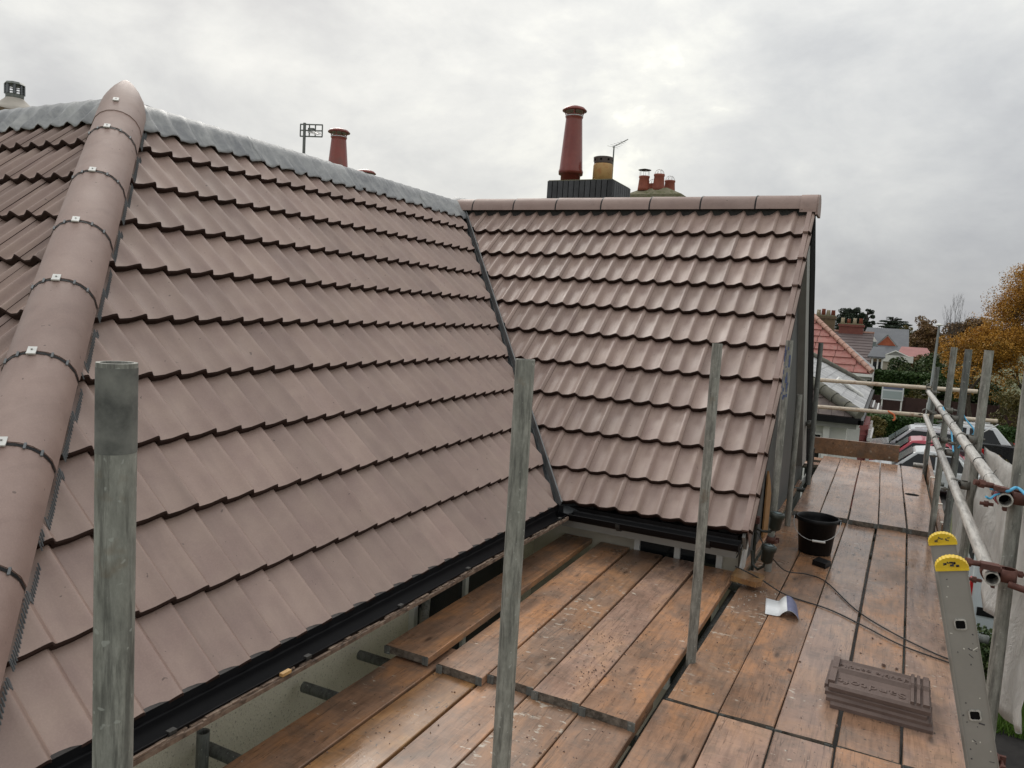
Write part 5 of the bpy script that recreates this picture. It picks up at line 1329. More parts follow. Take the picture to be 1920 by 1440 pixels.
# --- N1
n1 = thing('house', (-5, 27, -5), 'near neighbour house with light slate hip roof, black gutter and arched porch', 'house')
C1 = Vector((-0.592, 21.5, -2.20)); C2 = Vector((-0.62, 34.0, -2.20)); rz = 0.2; w1 = 4.6
T1 = Vector((C1.x - w1, C1.y + 3.2, rz)); T2 = Vector((C2.x - w1, C2.y - 3.2, rz)); C0 = Vector((C1.x - 9.2, C1.y, -2.2))
rs = roof_poly(n1, [C1, C2, T2, T1], 'slate_and_lit_slope')
e2 = (T1 - C1) - (C2 - C1).normalized() * (T1 - C1).dot((C2 - C1).normalized())
courses(rs, [C1, C2, T2, T1], C2 - C1, e2, 'slate_and_lit_slope', 0.42, 0.36, 'slate', limit=290)
rs2 = roof_poly(n1, [C0, C1, T1], 'roof_darkbrown')
e3 = (T1 - C1) - Vector((1, 0, 0)) * (T1 - C1).x
courses(rs2, [C0, C1, T1], (1, 0, 0), e3, 'roof_darkbrown', 0.32, 0.33, 'roof_tile', limit=280, th=0.03)
hip_line(rs, C1 + Vector((0, 0, 0.10)), T1 + Vector((0, 0, 0.12)), 0.15, 'hip_moss', 14)
hip_line(rs, C2 + Vector((0, 0, 0.08)), T2 + Vector((0, 0, 0.10)), 0.10, 'hip_moss', 14)
hip_line(rs, T1 + Vector((0, 0, 0.1)), T2 + Vector((0, 0, 0.1)), 0.13, 'hip_moss', 14)
hip_line(rs, (-1.55, 27.5, -1.55), (-0.75, 27.9, -2.1), 0.07, 'clip_white', 5, 'white_ridge')
m = MB(); m.box(-9.5, -0.9, 22.0, 33.6, -5, -2.35); w_ = m.build('wall', 'wall_white', n1)
m = MB(); m.box(-9.6, -0.56, 21.42, 21.56, -2.36, -2.20); m.box(-0.62, -0.50, 21.42, 34.0, -2.36, -2.24); m.build('gutter', 'black_plastic', n1)
m = MB(); m.box(-9.6, -0.66, 21.58, 21.62, -2.50, -2.36); m.box(-9.6, -0.66, 21.62, 22.0, -2.40, -2.37); m.build('soffit', 'soffit_grey', n1)
m = MB(); m.box(-0.66, -0.60, 21.6, 34, -2.46, -2.30); m.build('barge_board', 'white_upvc', n1)
# arched porch opening, white posts, bay with hung tiles
m = MB(); pts = [(-2.95, 21.97, -5), (-1.90, 21.97, -5), (-1.90, 21.97, -3.3)] + [(-2.425 + 0.525 * math.cos(a), 21.97, -3.3 + 0.42 * math.sin(a)) for a in np.linspace(0, math.pi, 9)[1:-1]] + [(-2.95, 21.97, -3.3)]
m.prism(pts, (0, -0.03, 0)); m.build('porch_opening', 'glass_dark', n1)
window(-1.86, -1.5, 21.96, -4.6, -2.75, n1, 1)
m = MB(); m.box(-1.46, -1.30, 21.80, 21.99, -5, -2.5); m.build('post', 'white_upvc', n1)
m = MB(); m.prism([(-0.9, 23.2, -5), (-0.42, 23.8, -5), (-0.42, 26.2, -5), (-0.9, 26.8, -5)], (0, 0, 2.42)); bay = m.build('bay', 'hung_tile', n1)
for k in range(17):
    m = MB(); z = -4.9 + k * 0.135; m.prism([(-0.895, 23.17, z), (-0.40, 23.78, z), (-0.40, 26.22, z), (-0.895, 26.83, z)], (0, 0, 0.02)); m.build('tile_course', 'hung_tile', bay)
for (x0, y0, x1, y1) in ((-1.02, 22.9, -0.72, 22.98),):
    m = MB(); m.box(-1.02, -0.60, 22.86, 22.96, -4.4, -2.6); m.build('corner_window', 'white_upvc', n1)
m = MB(); m.box(-0.40, -0.34, 23.7, 23.8, -4.6, -2.7); m.box(-0.40, -0.34, 24.9, 25.0, -4.6, -2.7); m.box(-0.40, -0.34, 26.1, 26.2, -4.6, -2.7); m.box(-0.42, -0.30, 23.6, 26.3, -3.02, -2.92); m.build('window_frame', 'white_upvc', bay)
m = MB(); m.prism([(-0.9, 28.3, -2.30), (-0.15, 28.6, -2.72), (-0.15, 31.3, -2.72), (-0.9, 31.7, -2.30)], (0, 0, 0.06)); br_ = m.build('bay_roof', 'roof_darkbrown', n1)
for k in range(5):
    m = MB(); f_ = k / 5; x = -0.9 + 0.75 * f_; z = -2.24 - 0.42 * f_; m.box(x, x + 0.05, 28.3 + 0.3 * f_, 31.7 - 0.4 * f_, z, z + 0.03); m.build('roof_batten', 'white_upvc', br_)
# --- N2 red hipped roof
n2 = thing('house', (-6, 52, -5), 'second neighbour with red tiled hip roof and pink ridge tiles', 'house')
D1 = Vector((-0.97, 49.0, -2.33)); D2 = Vector((-1.02, 60.0, -2.33)); U1 = Vector((-6.17, 54.2, 1.94)); D0 = Vector((-14, 49.0, -2.33)); U2 = Vector((-6.17, 56.0, 1.94))
rs = roof_poly(n2, [D0, D1, U1], 'roof_red'); e3 = (U1 - D1) - Vector((1, 0, 0)) * (U1 - D1).x
courses(rs, [D0, D1, U1], (1, 0, 0), e3, 'roof_red', 1.3, 0.62, 'roof_tile', limit=120, th=0.07)
r2 = roof_poly(n2, [D1, D2, U2, U1], 'slate_and_lit_slope'); hip_line(rs, D1 + Vector((0, 0, 0.15)), U1 + Vector((0, 0, 0.15)), 0.15, 'ridge_pink', 18)  # right slope of the red roof is painted pale to look lit
m = MB(); m.box(-14, -0.92, 48.86, 49.0, -2.52, -2.36); m.build('gutter', 'white_upvc', n2)
m = MB(); m.box(-14, -1.0, 49.0, 49.6, -2.70, -2.52); m.build('soffit', 'soffit_grey', n2)
m = MB(); m.box(-13.6, -1.35, 49.6, 59.5, -5, -2.6); m.build('wall', 'wall_white', n2)
window(-1.9, -0.95, 49.3, -4.2, -2.8, n2, 2)
for (x0, x1) in ((-1.3, -1.2), (-0.95, -0.86)):
    m = MB(); m.box(x0, x1, 50, 50.1, -5, -2.0); m.build('post', 'white_upvc', n2)
# --- N3 plum roof gable
n3 = thing('house', (-8, 66, -5), 'third house with plain plum brown gable roof and white bay', 'house')
m = MB(); m.prism([(-16, 62, -2.40), (-1.42, 62, -2.40), (-1.42, 66, 0.05), (-16, 66, 0.05)], (0, 0, -0.2)); r3 = m.build('roof_slope', 'roof_plum', n3)
for k in range(12):
    f_ = k / 12; m = MB(); m.box(-16, -1.41, 62 + 4 * f_ - 0.03, 62 + 4 * f_, -2.40 + 2.45 * f_, -2.40 + 2.45 * f_ + 0.018); m.build('tile_course', 'roof_plum', r3)
m = MB(); m.box(-16, -1.40, 65.9, 66.1, 0.03, 0.16); m.build('ridge', 'ridge_pink', n3)
m = MB(); m.prism([(-1.6, 62.3, -5), (-1.6, 70, -5), (-1.6, 70, -2.2), (-1.6, 66, -0.2), (-1.6, 62.3, -2.5)], (-13, 0, 0)); m.build('wall', 'wall_white', n3)
m = MB(); m.prism([(-1.6, 61.2, -1.62), (-0.42, 61.2, -1.62), (-0.50, 62.6, -0.92), (-1.3, 62.6, -0.92)], (0, 0, -0.1)); m.build('roof_slope', 'roof_slategrey', n3)
m = MB(); m.box(-1.5, -0.5, 61.4, 62.2, -1.78, -1.70); m.build('bay_fascia', 'wall_white', n3)
for (x0_, x1_) in ((-1.32, -1.2), (-0.95, -0.85), (-0.66, -0.55)):
    m = MB(); m.box(x0_, x1_, 61.4, 61.5, -4.6, -1.75); m.build('window_frame', 'white_upvc', n3)
m = MB(); m.box(-1.2, -0.6, 61.45, 61.5, -4.0, -2.0); m.build('pane', 'glass_dark', n3)
def far_stack(x, y, z0, z1, w, d, mat, pots, label):
    s_ = thing('chimney_stack', (x, y, z0), label, 'chimney')
    m = MB(); m.box(x - w / 2, x + w / 2, y - d / 2, y + d / 2, z0, z1 - 0.25); m.build('stack_body', mat, s_)
    m = MB(); m.box(x - w / 2 - .08, x + w / 2 + .08, y - d / 2 - .08, y + d / 2 + .08, z1 - 0.25, z1 - 0.08); m.build('stack_corbel', mat, s_)
    m = MB(); m.box(x - w / 2, x + w / 2, y - d / 2, y + d / 2, z1 - 0.08, z1); m.build('flaunching', 'moss_mortar', s_)
    for k in range(pots):
        xx = x - w / 2 + w * (k + 0.5) / pots; h = random.choice([0.35, 0.42, 0.5]); m = MB(); m.lathe([(0.15, 0), (0.12, h * .9), (0.14, h)], (xx, y, z1), 10); m.build('chimney_pot', 'pot_cream' if k % 2 == 0 else 'terracotta', s_)
far_stack(-4.40, 57.5, -1.5, 1.12, 1.25, 0.8, 'brick_brown', 4, 'dark brown chimney stack with cream pots above the red roof')
far_stack(-3.10, 66.2, -0.6, 0.72, 1.75, 0.9, 'brick_red', 4, 'wide red brick chimney stack on the plum brown ridge')
# --- N4 far grey gables and a pair of low buildings
n4 = thing('house', (-1, 100, -5), 'far grey roofed house with a small orange brick gable', 'house')
m = MB(); m.prism([(-3.6, 97, -1.35), (1.6, 97, -1.35), (1.5, 101, 0.75), (-3.0, 101, 0.75)], (0, 0, -0.3)); m.build('roof_slope', 'roof_slategrey', n4)
m = MB(); m.prism([(-1.60, 94.5, -1.20), (0.25, 94.5, -1.20), (-0.65, 94.5, -0.15)], (0, 3, 0)); m.build('gable_wall', 'brick_orange', n4)
for sg in (-1, 1):
    m = MB(); m.beam((-0.65, 94.3, -0.02), (-0.65 + sg * 1.15, 94.3, -1.34), 0.12, 0.12); m.build('barge_board', 'lamp_grey', n4)
m = MB(); m.box(-3.2, 1.4, 97.3, 104, -5, -1.4); m.build('wall', 'brick_brown', n4)
m = MB(); m.prism([(-1.5, 92.5, -2.1), (1.2, 92.5, -2.1), (1.0, 94.3, -1.22), (-1.5, 94.3, -1.22)], (0, 0, -0.2)); m.build('roof_slope', 'roof_slategrey', n4)
m = MB(); m.box(-2.4, -1.75, 95, 95.2, -1.9, -0.9); m.build('dormer_front', 'glass_pale', n4)
m = MB(); m.prism([(-2.5, 94.9, -0.85), (-1.65, 94.9, -0.85), (-2.08, 94.9, -0.25)], (0, 0.3, 0)); m.build('dormer_gable', 'wall_white', n4)
n5 = thing('bungalow', (0.6, 78, -5), 'low white walled building with a shallow gable behind the hedge', 'bungalow')
m = MB(); m.box(-0.7, 1.5, 76, 84, -5, -2.3); m.build('wall', 'wall_stone', n5)
m = MB(); m.box(-0.8, 1.7, 75.8, 76.0, -2.38, -1.80); m.build('fascia', 'wall_white', n5)
m = MB(); m.prism([(-0.55, 75.9, -1.80), (1.25, 75.9, -1.80), (0.25, 75.9, -1.42)], (0, 3, 0)); m.build('gable', 'soffit_grey', n5)
for sg in (-1, 1):
    m = MB(); m.beam((0.25, 75.8, -1.36), (0.25 + sg * (1.1 if sg > 0 else 0.9), 75.8, -1.84), 0.12, 0.07); m.build('barge_board', 'white_upvc', n5)
n6 = thing('bungalow', (2, 92, -5), 'bungalow with faded rose red roof at the edge of the trees', 'bungalow')
m = MB(); m.prism([(0.3, 88, -2.3), (4.0, 88, -2.3), (3.2, 91, -1.15), (0.8, 91, -1.15)], (0, 0, -0.25)); m.build('roof_slope', 'roof_rose', n6)
m = MB(); m.box(0.5, 3.8, 88.4, 93, -5, -2.4); m.build('wall', 'wall_stone', n6)

# ------------------------------------------------------------------ plants
def leaves(centers, radii, n, size, seed, flat=0.0, squash=1.0):
    rs_ = np.random.RandomState(seed); centers = np.array(centers, float); radii = np.array(radii, float)
    w = radii ** 2; w = w / w.sum(); idx = rs_.choice(len(centers), n, p=w)
    d = rs_.normal(size=(n, 3)); d /= np.linalg.norm(d, axis=1, keepdims=True); r_ = rs_.uniform(0.35, 1.0, n) ** 0.5
    p = centers[idx] + d * (r_ * radii[idx])[:, None] * np.array([1, 1, squash])
    a = rs_.normal(size=(n, 3)); a[:, 2] *= (1 - flat); a /= np.linalg.norm(a, axis=1, keepdims=True)
    b_ = np.cross(a, rs_.normal(size=(n, 3))); b_ /= np.linalg.norm(b_, axis=1, keepdims=True)
    s_ = (size * rs_.uniform(0.6, 1.3, n))[:, None]; a = a * s_; b_ = b_ * s_ * 0.6
    v = np.stack([p - a, p + b_, p + a, p - b_], 1).reshape(-1, 3)
    return v
def quads_obj(v, name, mat, parent=None, **k):
    v = v.copy(); v[:, 2] += GZ; lo, hi = v.min(0), v.max(0); org = Vector(((lo[0] + hi[0]) / 2, (lo[1] + hi[1]) / 2, lo[2]))
    v -= np.array(org); n = len(v) // 4; me = bpy.data.meshes.new(name)
    me.vertices.add(len(v)); me.vertices.foreach_set('co', v.ravel()); me.loops.add(len(v)); me.loops.foreach_set('vertex_index', np.arange(len(v), dtype=np.int32))
    me.polygons.add(n); me.polygons.foreach_set('loop_start', np.arange(0, len(v), 4, dtype=np.int32)); me.update(calc_edges=True)
    me.materials.append(M[mat]); return link(name, me, org, parent, **k)
def limbs(m, p, d, L_, r, depth, rnd, spread=0.6, up=0.25):
    pts = [p]; q = p; dd_ = d.normalized()
    for k in range(3):
        dd_ = (dd_ + Vector((rnd.gauss(0, .13), rnd.gauss(0, .13), up * 0.2))).normalized(); q = q + dd_ * L_ / 3; pts.append(q)
    m.tube(pts, [r, r * .85, r * .72, r * .58], 6 if r > 0.04 else 4, cap=False)
    ends = [q]
    if depth > 0:
        for k in range(rnd.choice([2, 3, 3])):
            nd = (dd_ + Vector((rnd.gauss(0, spread), rnd.gauss(0, spread), rnd.gauss(up, spread * .5)))).normalized()
            ends += limbs(m, pts[rnd.choice([2, 3])], nd, L_ * rnd.uniform(.6, .82), r * .56, depth - 1, rnd, spread, up)
    return ends
def tree(x, y, z0, h, cr, mat, label, n=9000, leaf=0.11, seed=1, depth=4, cz=0.62, squash=0.8, bark='bark', group=None, trunk_r=0.16, clump=0.30, dens=1.0):
    rnd = random.Random(seed); t_ = thing('tree', (x, y, z0), label, 'tree', group)
    m = MB(); ends = limbs(m, Vector((x, y, z0)), Vector((0, 0, 1)), h * 0.34, trunk_r, depth, rnd, 0.62, 0.35)
    o = m.build('trunk', bark, t_, fixn=False)
    cen = []; rad = []
    for e in ends:
        # draw limb ends towards an ellipsoid crown
        v = Vector(((e.x - x) / cr, (e.y - y) / cr, (e.z - (z0 + h * cz)) / (h * (1 - cz))))
        if v.length > 1.05: continue
        cen.append(e); rad.append(cr * clump * rnd.uniform(0.45, 1.0))
    for k in range(int(34 * dens)):
        a, b_ = rnd.uniform(0, 6.28), rnd.uniform(-0.75, 1.0); rr2 = rnd.uniform(0.6, 0.98); c_ = math.sqrt(max(0, 1 - b_ * b_))
        cen.append(Vector((x + cr * rr2 * math.cos(a) * c_, y + cr * rr2 * math.sin(a) * c_, z0 + h * cz + h * (1 - cz) * rr2 * b_))); rad.append(cr * clump * rnd.uniform(0.4, 0.9))
    quads_obj(leaves(cen, rad, n, leaf, seed, squash=squash), 'crown', mat, t_)
    return t_
tree(7.3, 50, -5, 9.0, 4.3, 'leaf_orange', 'large orange autumn tree towering at the right edge', 60000, 0.046, 11, 6, 0.50, 0.85, trunk_r=0.24, clump=0.22, dens=1.5)
tree(4.3, 49.0, -5, 6.4, 2.0, 'leaf_orange', 'smaller golden tree in front of the large orange tree', 24000, 0.050, 12, 4, 0.55, clump=0.32)
tree(9.6, 44, -5, 8.5, 3.4, 'leaf_rust', 'rust brown tree behind the outermost pole at the right edge', 26000, 0.060, 14, 4, 0.5, clump=0.3)
tree(6.2, 43.5, -5, 3.9, 1.7, 'leaf_olive', 'low olive gold tree in front of the large orange tree', 15000, 0.05, 15, 3, 0.5, clump=0.34)
tree(3.6, 108, -5, 7.5, 2.6, 'leaf_rust', 'brown autumn tree mass behind the street lamp', 14000, 0.13, 16, 4, 0.5, clump=0.33)
tree(1.5, 112, -5, 6.7, 1.7, 'leaf_olive', 'olive brown tree left of the street lamp', 8000, 0.12, 17, 4, 0.5, clump=0.33)
tree(7.3, 104, -5, 8.2, 3.0, 'leaf_rust', 'brown tree mass right of the street lamp', 14000, 0.13, 18, 4, 0.5, clump=0.33)
tree(2.9, 84, -5, 3.4, 1.4, 'leaf_rust', 'small brown tree beside the rose red roof', 8000, 0.15, 19, 3, 0.5, clump=0.33)
# bare tree
bt = thing('tree', (5.4, 101, -5), 'bare leafless tree poking above the brown trees', 'tree'); m = MB(); rnd = random.Random(4)
limbs(m, Vector((5.4, 101, -5)), Vector((0, 0, 1)), 3.1, 0.12, 6, rnd, 0.36, 0.7); m.build('trunk', 'bark_dark', bt, fixn=False)
# pine with rounded pads and cedar with flat tiers
def conifer(x, y, h, label, tiers, seed, mat='leaf_conifer', leaf=0.22, n=12000, flat=0.9):
    rnd = random.Random(seed); t_ = thing('tree', (x, y, -5), label, 'tree'); m = MB()
    m.tube([(x, y, -5), (x + 0.2, y, -5 + h * 0.5), (x, y, -5 + h * 0.96)], [0.42, 0.3, 0.08], 8, cap=False)
    cen, rad = [], []
    for (z, r_, k, th) in tiers:
        for j in range(k):
            a = rnd.uniform(0, 6.28); q = rnd.uniform(0.35, 1.0) * r_; c = Vector((x + q * math.cos(a), y + q * math.sin(a), -5 + h * z + rnd.gauss(0, th)))
            m.tube([(x, y, -5 + h * z - 0.4), ((x + c.x) / 2, (y + c.y) / 2, c.z - 0.15), tuple(c)], [0.09, 0.06, 0.02], 5, cap=False); cen.append(c); rad.append(r_ * rnd.uniform(0.22, 0.36))
    m.build('trunk', 'bark_dark', t_, fixn=False); quads_obj(leaves(cen, rad, n, leaf, seed, flat=0.6, squash=flat), 'crown', mat, t_); return t_
conifer(-6.1, 128, 8.8, 'dark rounded pine tree behind the chimneys', [(0.95, 1.5, 12, .15), (0.86, 2.1, 16, .25), (0.76, 2.3, 14, .3), (0.66, 2.2, 12, .3), (0.56, 2.0, 10, .3)], 31, flat=0.6, n=14000, leaf=0.11)
conifer(-3.9, 126, 8.5, 'dark narrow pine tree with a thick right hand edge behind the chimneys', [(0.96, 0.8, 8, .15), (0.88, 1.0, 9, .2), (0.78, 1.05, 9, .2), (0.68, 1.05, 9, .2), (0.58, 1.0, 9, .2)], 32, flat=0.9, n=7000, leaf=0.11)
conifer(-0.5, 150, 8.2, 'flat tiered cedar tree with layered dark branches', [(0.985, 0.9, 6, .05), (0.95, 1.7, 9, .08), (0.90, 2.3, 12, .10), (0.84, 2.6, 14, .12), (0.78, 3.0, 16, .12), (0.71, 3.1, 16, .15), (0.64, 3.2, 16, .15)], 33, flat=0.16, n=14000, leaf=0.12)
def hedge(x0, x1, y0, y1, z1, mat, label, n, leaf, seed, name='hedge', cat='hedge'):
    rs_ = np.random.RandomState(seed); n_ = n; h = thing(name, ((x0 + x1) / 2, (y0 + y1) / 2, -5), label, cat)
    m = MB(); m.box(x0 + .12, x1 - .12, y0 + .12, y1 - .12, -5, z1 - .12); m.build('inner_twigs', 'bark_dark', h)
    p = np.stack([rs_.uniform(x0, x1, n_), rs_.uniform(y0, y1, n_), rs_.uniform(-5, z1, n_)], 1); f_ = rs_.choice(3, n_, p=[.5, .4, .1])
    p[f_ == 0, 1] = y0 + rs_.normal(0, .04, (f_ == 0).sum()); p[f_ == 1, 2] = z1 + rs_.normal(0, .05, (f_ == 1).sum()); p[f_ == 2, 0] = x0 + rs_.normal(0, .04, (f_ == 2).sum())
    a = rs_.normal(size=(n_, 3)); a /= np.linalg.norm(a, axis=1, keepdims=True); b_ = np.cross(a, rs_.normal(size=(n_, 3))); b_ /= np.linalg.norm(b_, axis=1, keepdims=True)
    s_ = (leaf * rs_.uniform(.6, 1.3, n_))[:, None]; v = np.stack([p - a * s_, p + b_ * s_ * .6, p + a * s_, p - b_ * s_ * .6], 1).reshape(-1, 3)
    quads_obj(v, 'foliage', mat, h); return h
hedge(-1.0, 9.5, 40.3, 41.5, -3.98, 'leaf_hedge', 'clipped dark green hedge behind the parked cars', 26000, 0.075, 41)
hedge(-1.2, 3.6, 54.5, 56.5, -2.45, 'leaf_hedge', 'tall clipped hedge behind the brown fence', 14000, 0.09, 42)
hedge(3.8, 12, 25.0, 26.4, -4.2, 'leaf_olive', 'low yellowing hedge beside the grey road', 12000, 0.06, 43)
def shrub(x, y, r_, h, mat, label, n, leaf, seed, name='shrub'):
    rnd = random.Random(seed); t_ = thing(name, (x, y, -5), label, 'shrub'); m = MB()
    for k in range(7): a = rnd.uniform(0, 6.28); m.tube([(x, y, -5), (x + r_ * .5 * math.cos(a), y + r_ * .5 * math.sin(a), -5 + h * .6)], [0.03, 0.012], 5, cap=False)
    m.build('stems', 'bark', t_, fixn=False); cen = [(x + rnd.gauss(0, r_ * .4), y + rnd.gauss(0, r_ * .4), -5 + h * rnd.uniform(.3, .85)) for k in range(14)]
    quads_obj(leaves(cen, [r_ * rnd.uniform(.3, .5) for k in cen], n, leaf, seed), 'foliage', mat, t_); return t_
shrub(2.2, 66, 2.0, 3.6, 'leaf_shrub', 'dark green bush in front of the low white building', 8000, 0.12, 51)
shrub(3.3, 63, 1.5, 2.9, 'leaf_hedge', 'green bush left of the lamp post foot', 6000, 0.11, 52)
shrub(1.9, 52.5, 1.2, 1.9, 'leaf_olive', 'yellow green bush beside the sign board', 5000, 0.07, 53)
shrub(2.9, 53.0, 1.2, 2.3, 'leaf_shrub', 'green bush right of the sign board', 5000, 0.08, 54)
shrub(5.0, 53.0, 1.8, 2.6, 'leaf_shrub', 'green bush below the orange tree', 6000, 0.09, 55)
shrub(-0.35, 40.0, 0.5, 1.2, 'leaf_olive', 'small yellowing bush at the left end of the clipped hedge', 2500, 0.05, 56)
shrub(-0.25, 38.6, 0.4, 0.9, 'leaf_olive', 'low golden bush behind the dark grey car', 2000, 0.045, 57)
shrub(5.6, 34.0, 0.9, 1.5, 'leaf_orange', 'orange tinged bush by the grey road', 4000, 0.055, 58)
shrub(4.7, 30.8, 0.8, 1.3, 'leaf_olive', 'olive bush beside the parking area', 4000, 0.05, 59)
shrub(2.5, 12.9, 0.7, 1.0, 'leaf_shrub', 'dark bush at the foot of the white van', 6000, 0.035, 60)
shrub(1.55, 12.6, 0.5, 0.8, 'leaf_shrub', 'dark low bush between ladder and sheet', 4000, 0.03, 61)
# grass at the foot of the scaffold
rs_ = np.random.RandomState(8); n_ = 30000
p = np.stack([rs_.uniform(1.2, 4.5, n_), rs_.uniform(11.2, 15.5, n_), np.full(n_, -5.0)], 1); a = rs_.uniform(0, 6.28, n_); w = 0.006
d = np.stack([np.cos(a), np.sin(a), np.zeros(n_)], 1); lean = rs_.normal(0, .05, (n_, 3)); lean[:, 2] = rs_.uniform(.10, .24, n_)
v = np.stack([p - d * w, p + d * w, p + lean + d * w * .3, p + lean - d * w * .3], 1).reshape(-1, 3)
quads_obj(v, 'grass', 'grass_blade', label='rough green grass at the foot of the scaffold', cat='grass', kind='stuff')

# ------------------------------------------------------------------ fence, sign, lamp
fn = thing('fence', (5, 50, -5), 'long dark brown close-boarded fence behind the hedge', 'fence')
me0 = None; xx = -1.6; k = 0
while xx < 13:
    if me0 is None:
        m = MB(); m.box(-0.07, 0.07, -0.012, 0.012, 0, 1.42); o = m.build('fence_board', 'fence_brown', None, raw=True, origin=Vector((0, 0, 0))); me0 = o.data; bpy.data.objects.remove(o)
    link('fence_board', me0, Vector((xx, 50 + (0.012 if k % 2 else 0), -5 + GZ - (0.0 if xx < 6 else (xx - 6) * 0.06))), fn); xx += 0.132; k += 1
for x in np.arange(-1.6, 13, 2.4):
    m = MB(); m.box(x - .05, x + .05, 49.9, 49.98, -5, -3.5); m.build('post', 'fence_brown', fn)
sg_ = thing('sign_board', (0.4, 49, -5), 'white and blue grey notice board standing above the brown fence', 'sign')
m = MB(); m.box(-0.35, 0.80, 49.0, 49.06, -3.74, -2.84); m.build('panel', 'sign_white', sg_)
m = MB(); m.box(-0.27, 0.72, 48.985, 48.998, -3.66, -3.22); m.build('lower_panel', 'sign_grey', sg_)
m = MB(); m.box(-0.27, 0.72, 48.985, 48.998, -3.12, -2.94); m.build('title_strip', 'sign_blue', sg_)
for x in (-0.28, 0.73):
    m = MB(); m.box(x - .04, x + .04, 49.07, 49.15, -5, -2.78); m.build('post', 'white_upvc', sg_)
lp_ = thing('street_lamp', (2.05, 45, -5), 'tall grey street lamp post with a flat pale head', 'street lamp')
m = MB(); m.tube([(1.93, 45, -5), (1.95, 45, -3.4), (1.95, 45, -3.38), (2.02, 45, 0.62)], [0.11, 0.11, 0.075, 0.05], 12); m.build('column', 'lamp_grey', lp_)
m = MB(); m.lathe([(0.05, 0), (0.20, 0.04), (0.19, 0.07), (0.06, 0.13)], (2.02, 45, 0.60), 14); m.build('lamp_head', 'wall_white', lp_)

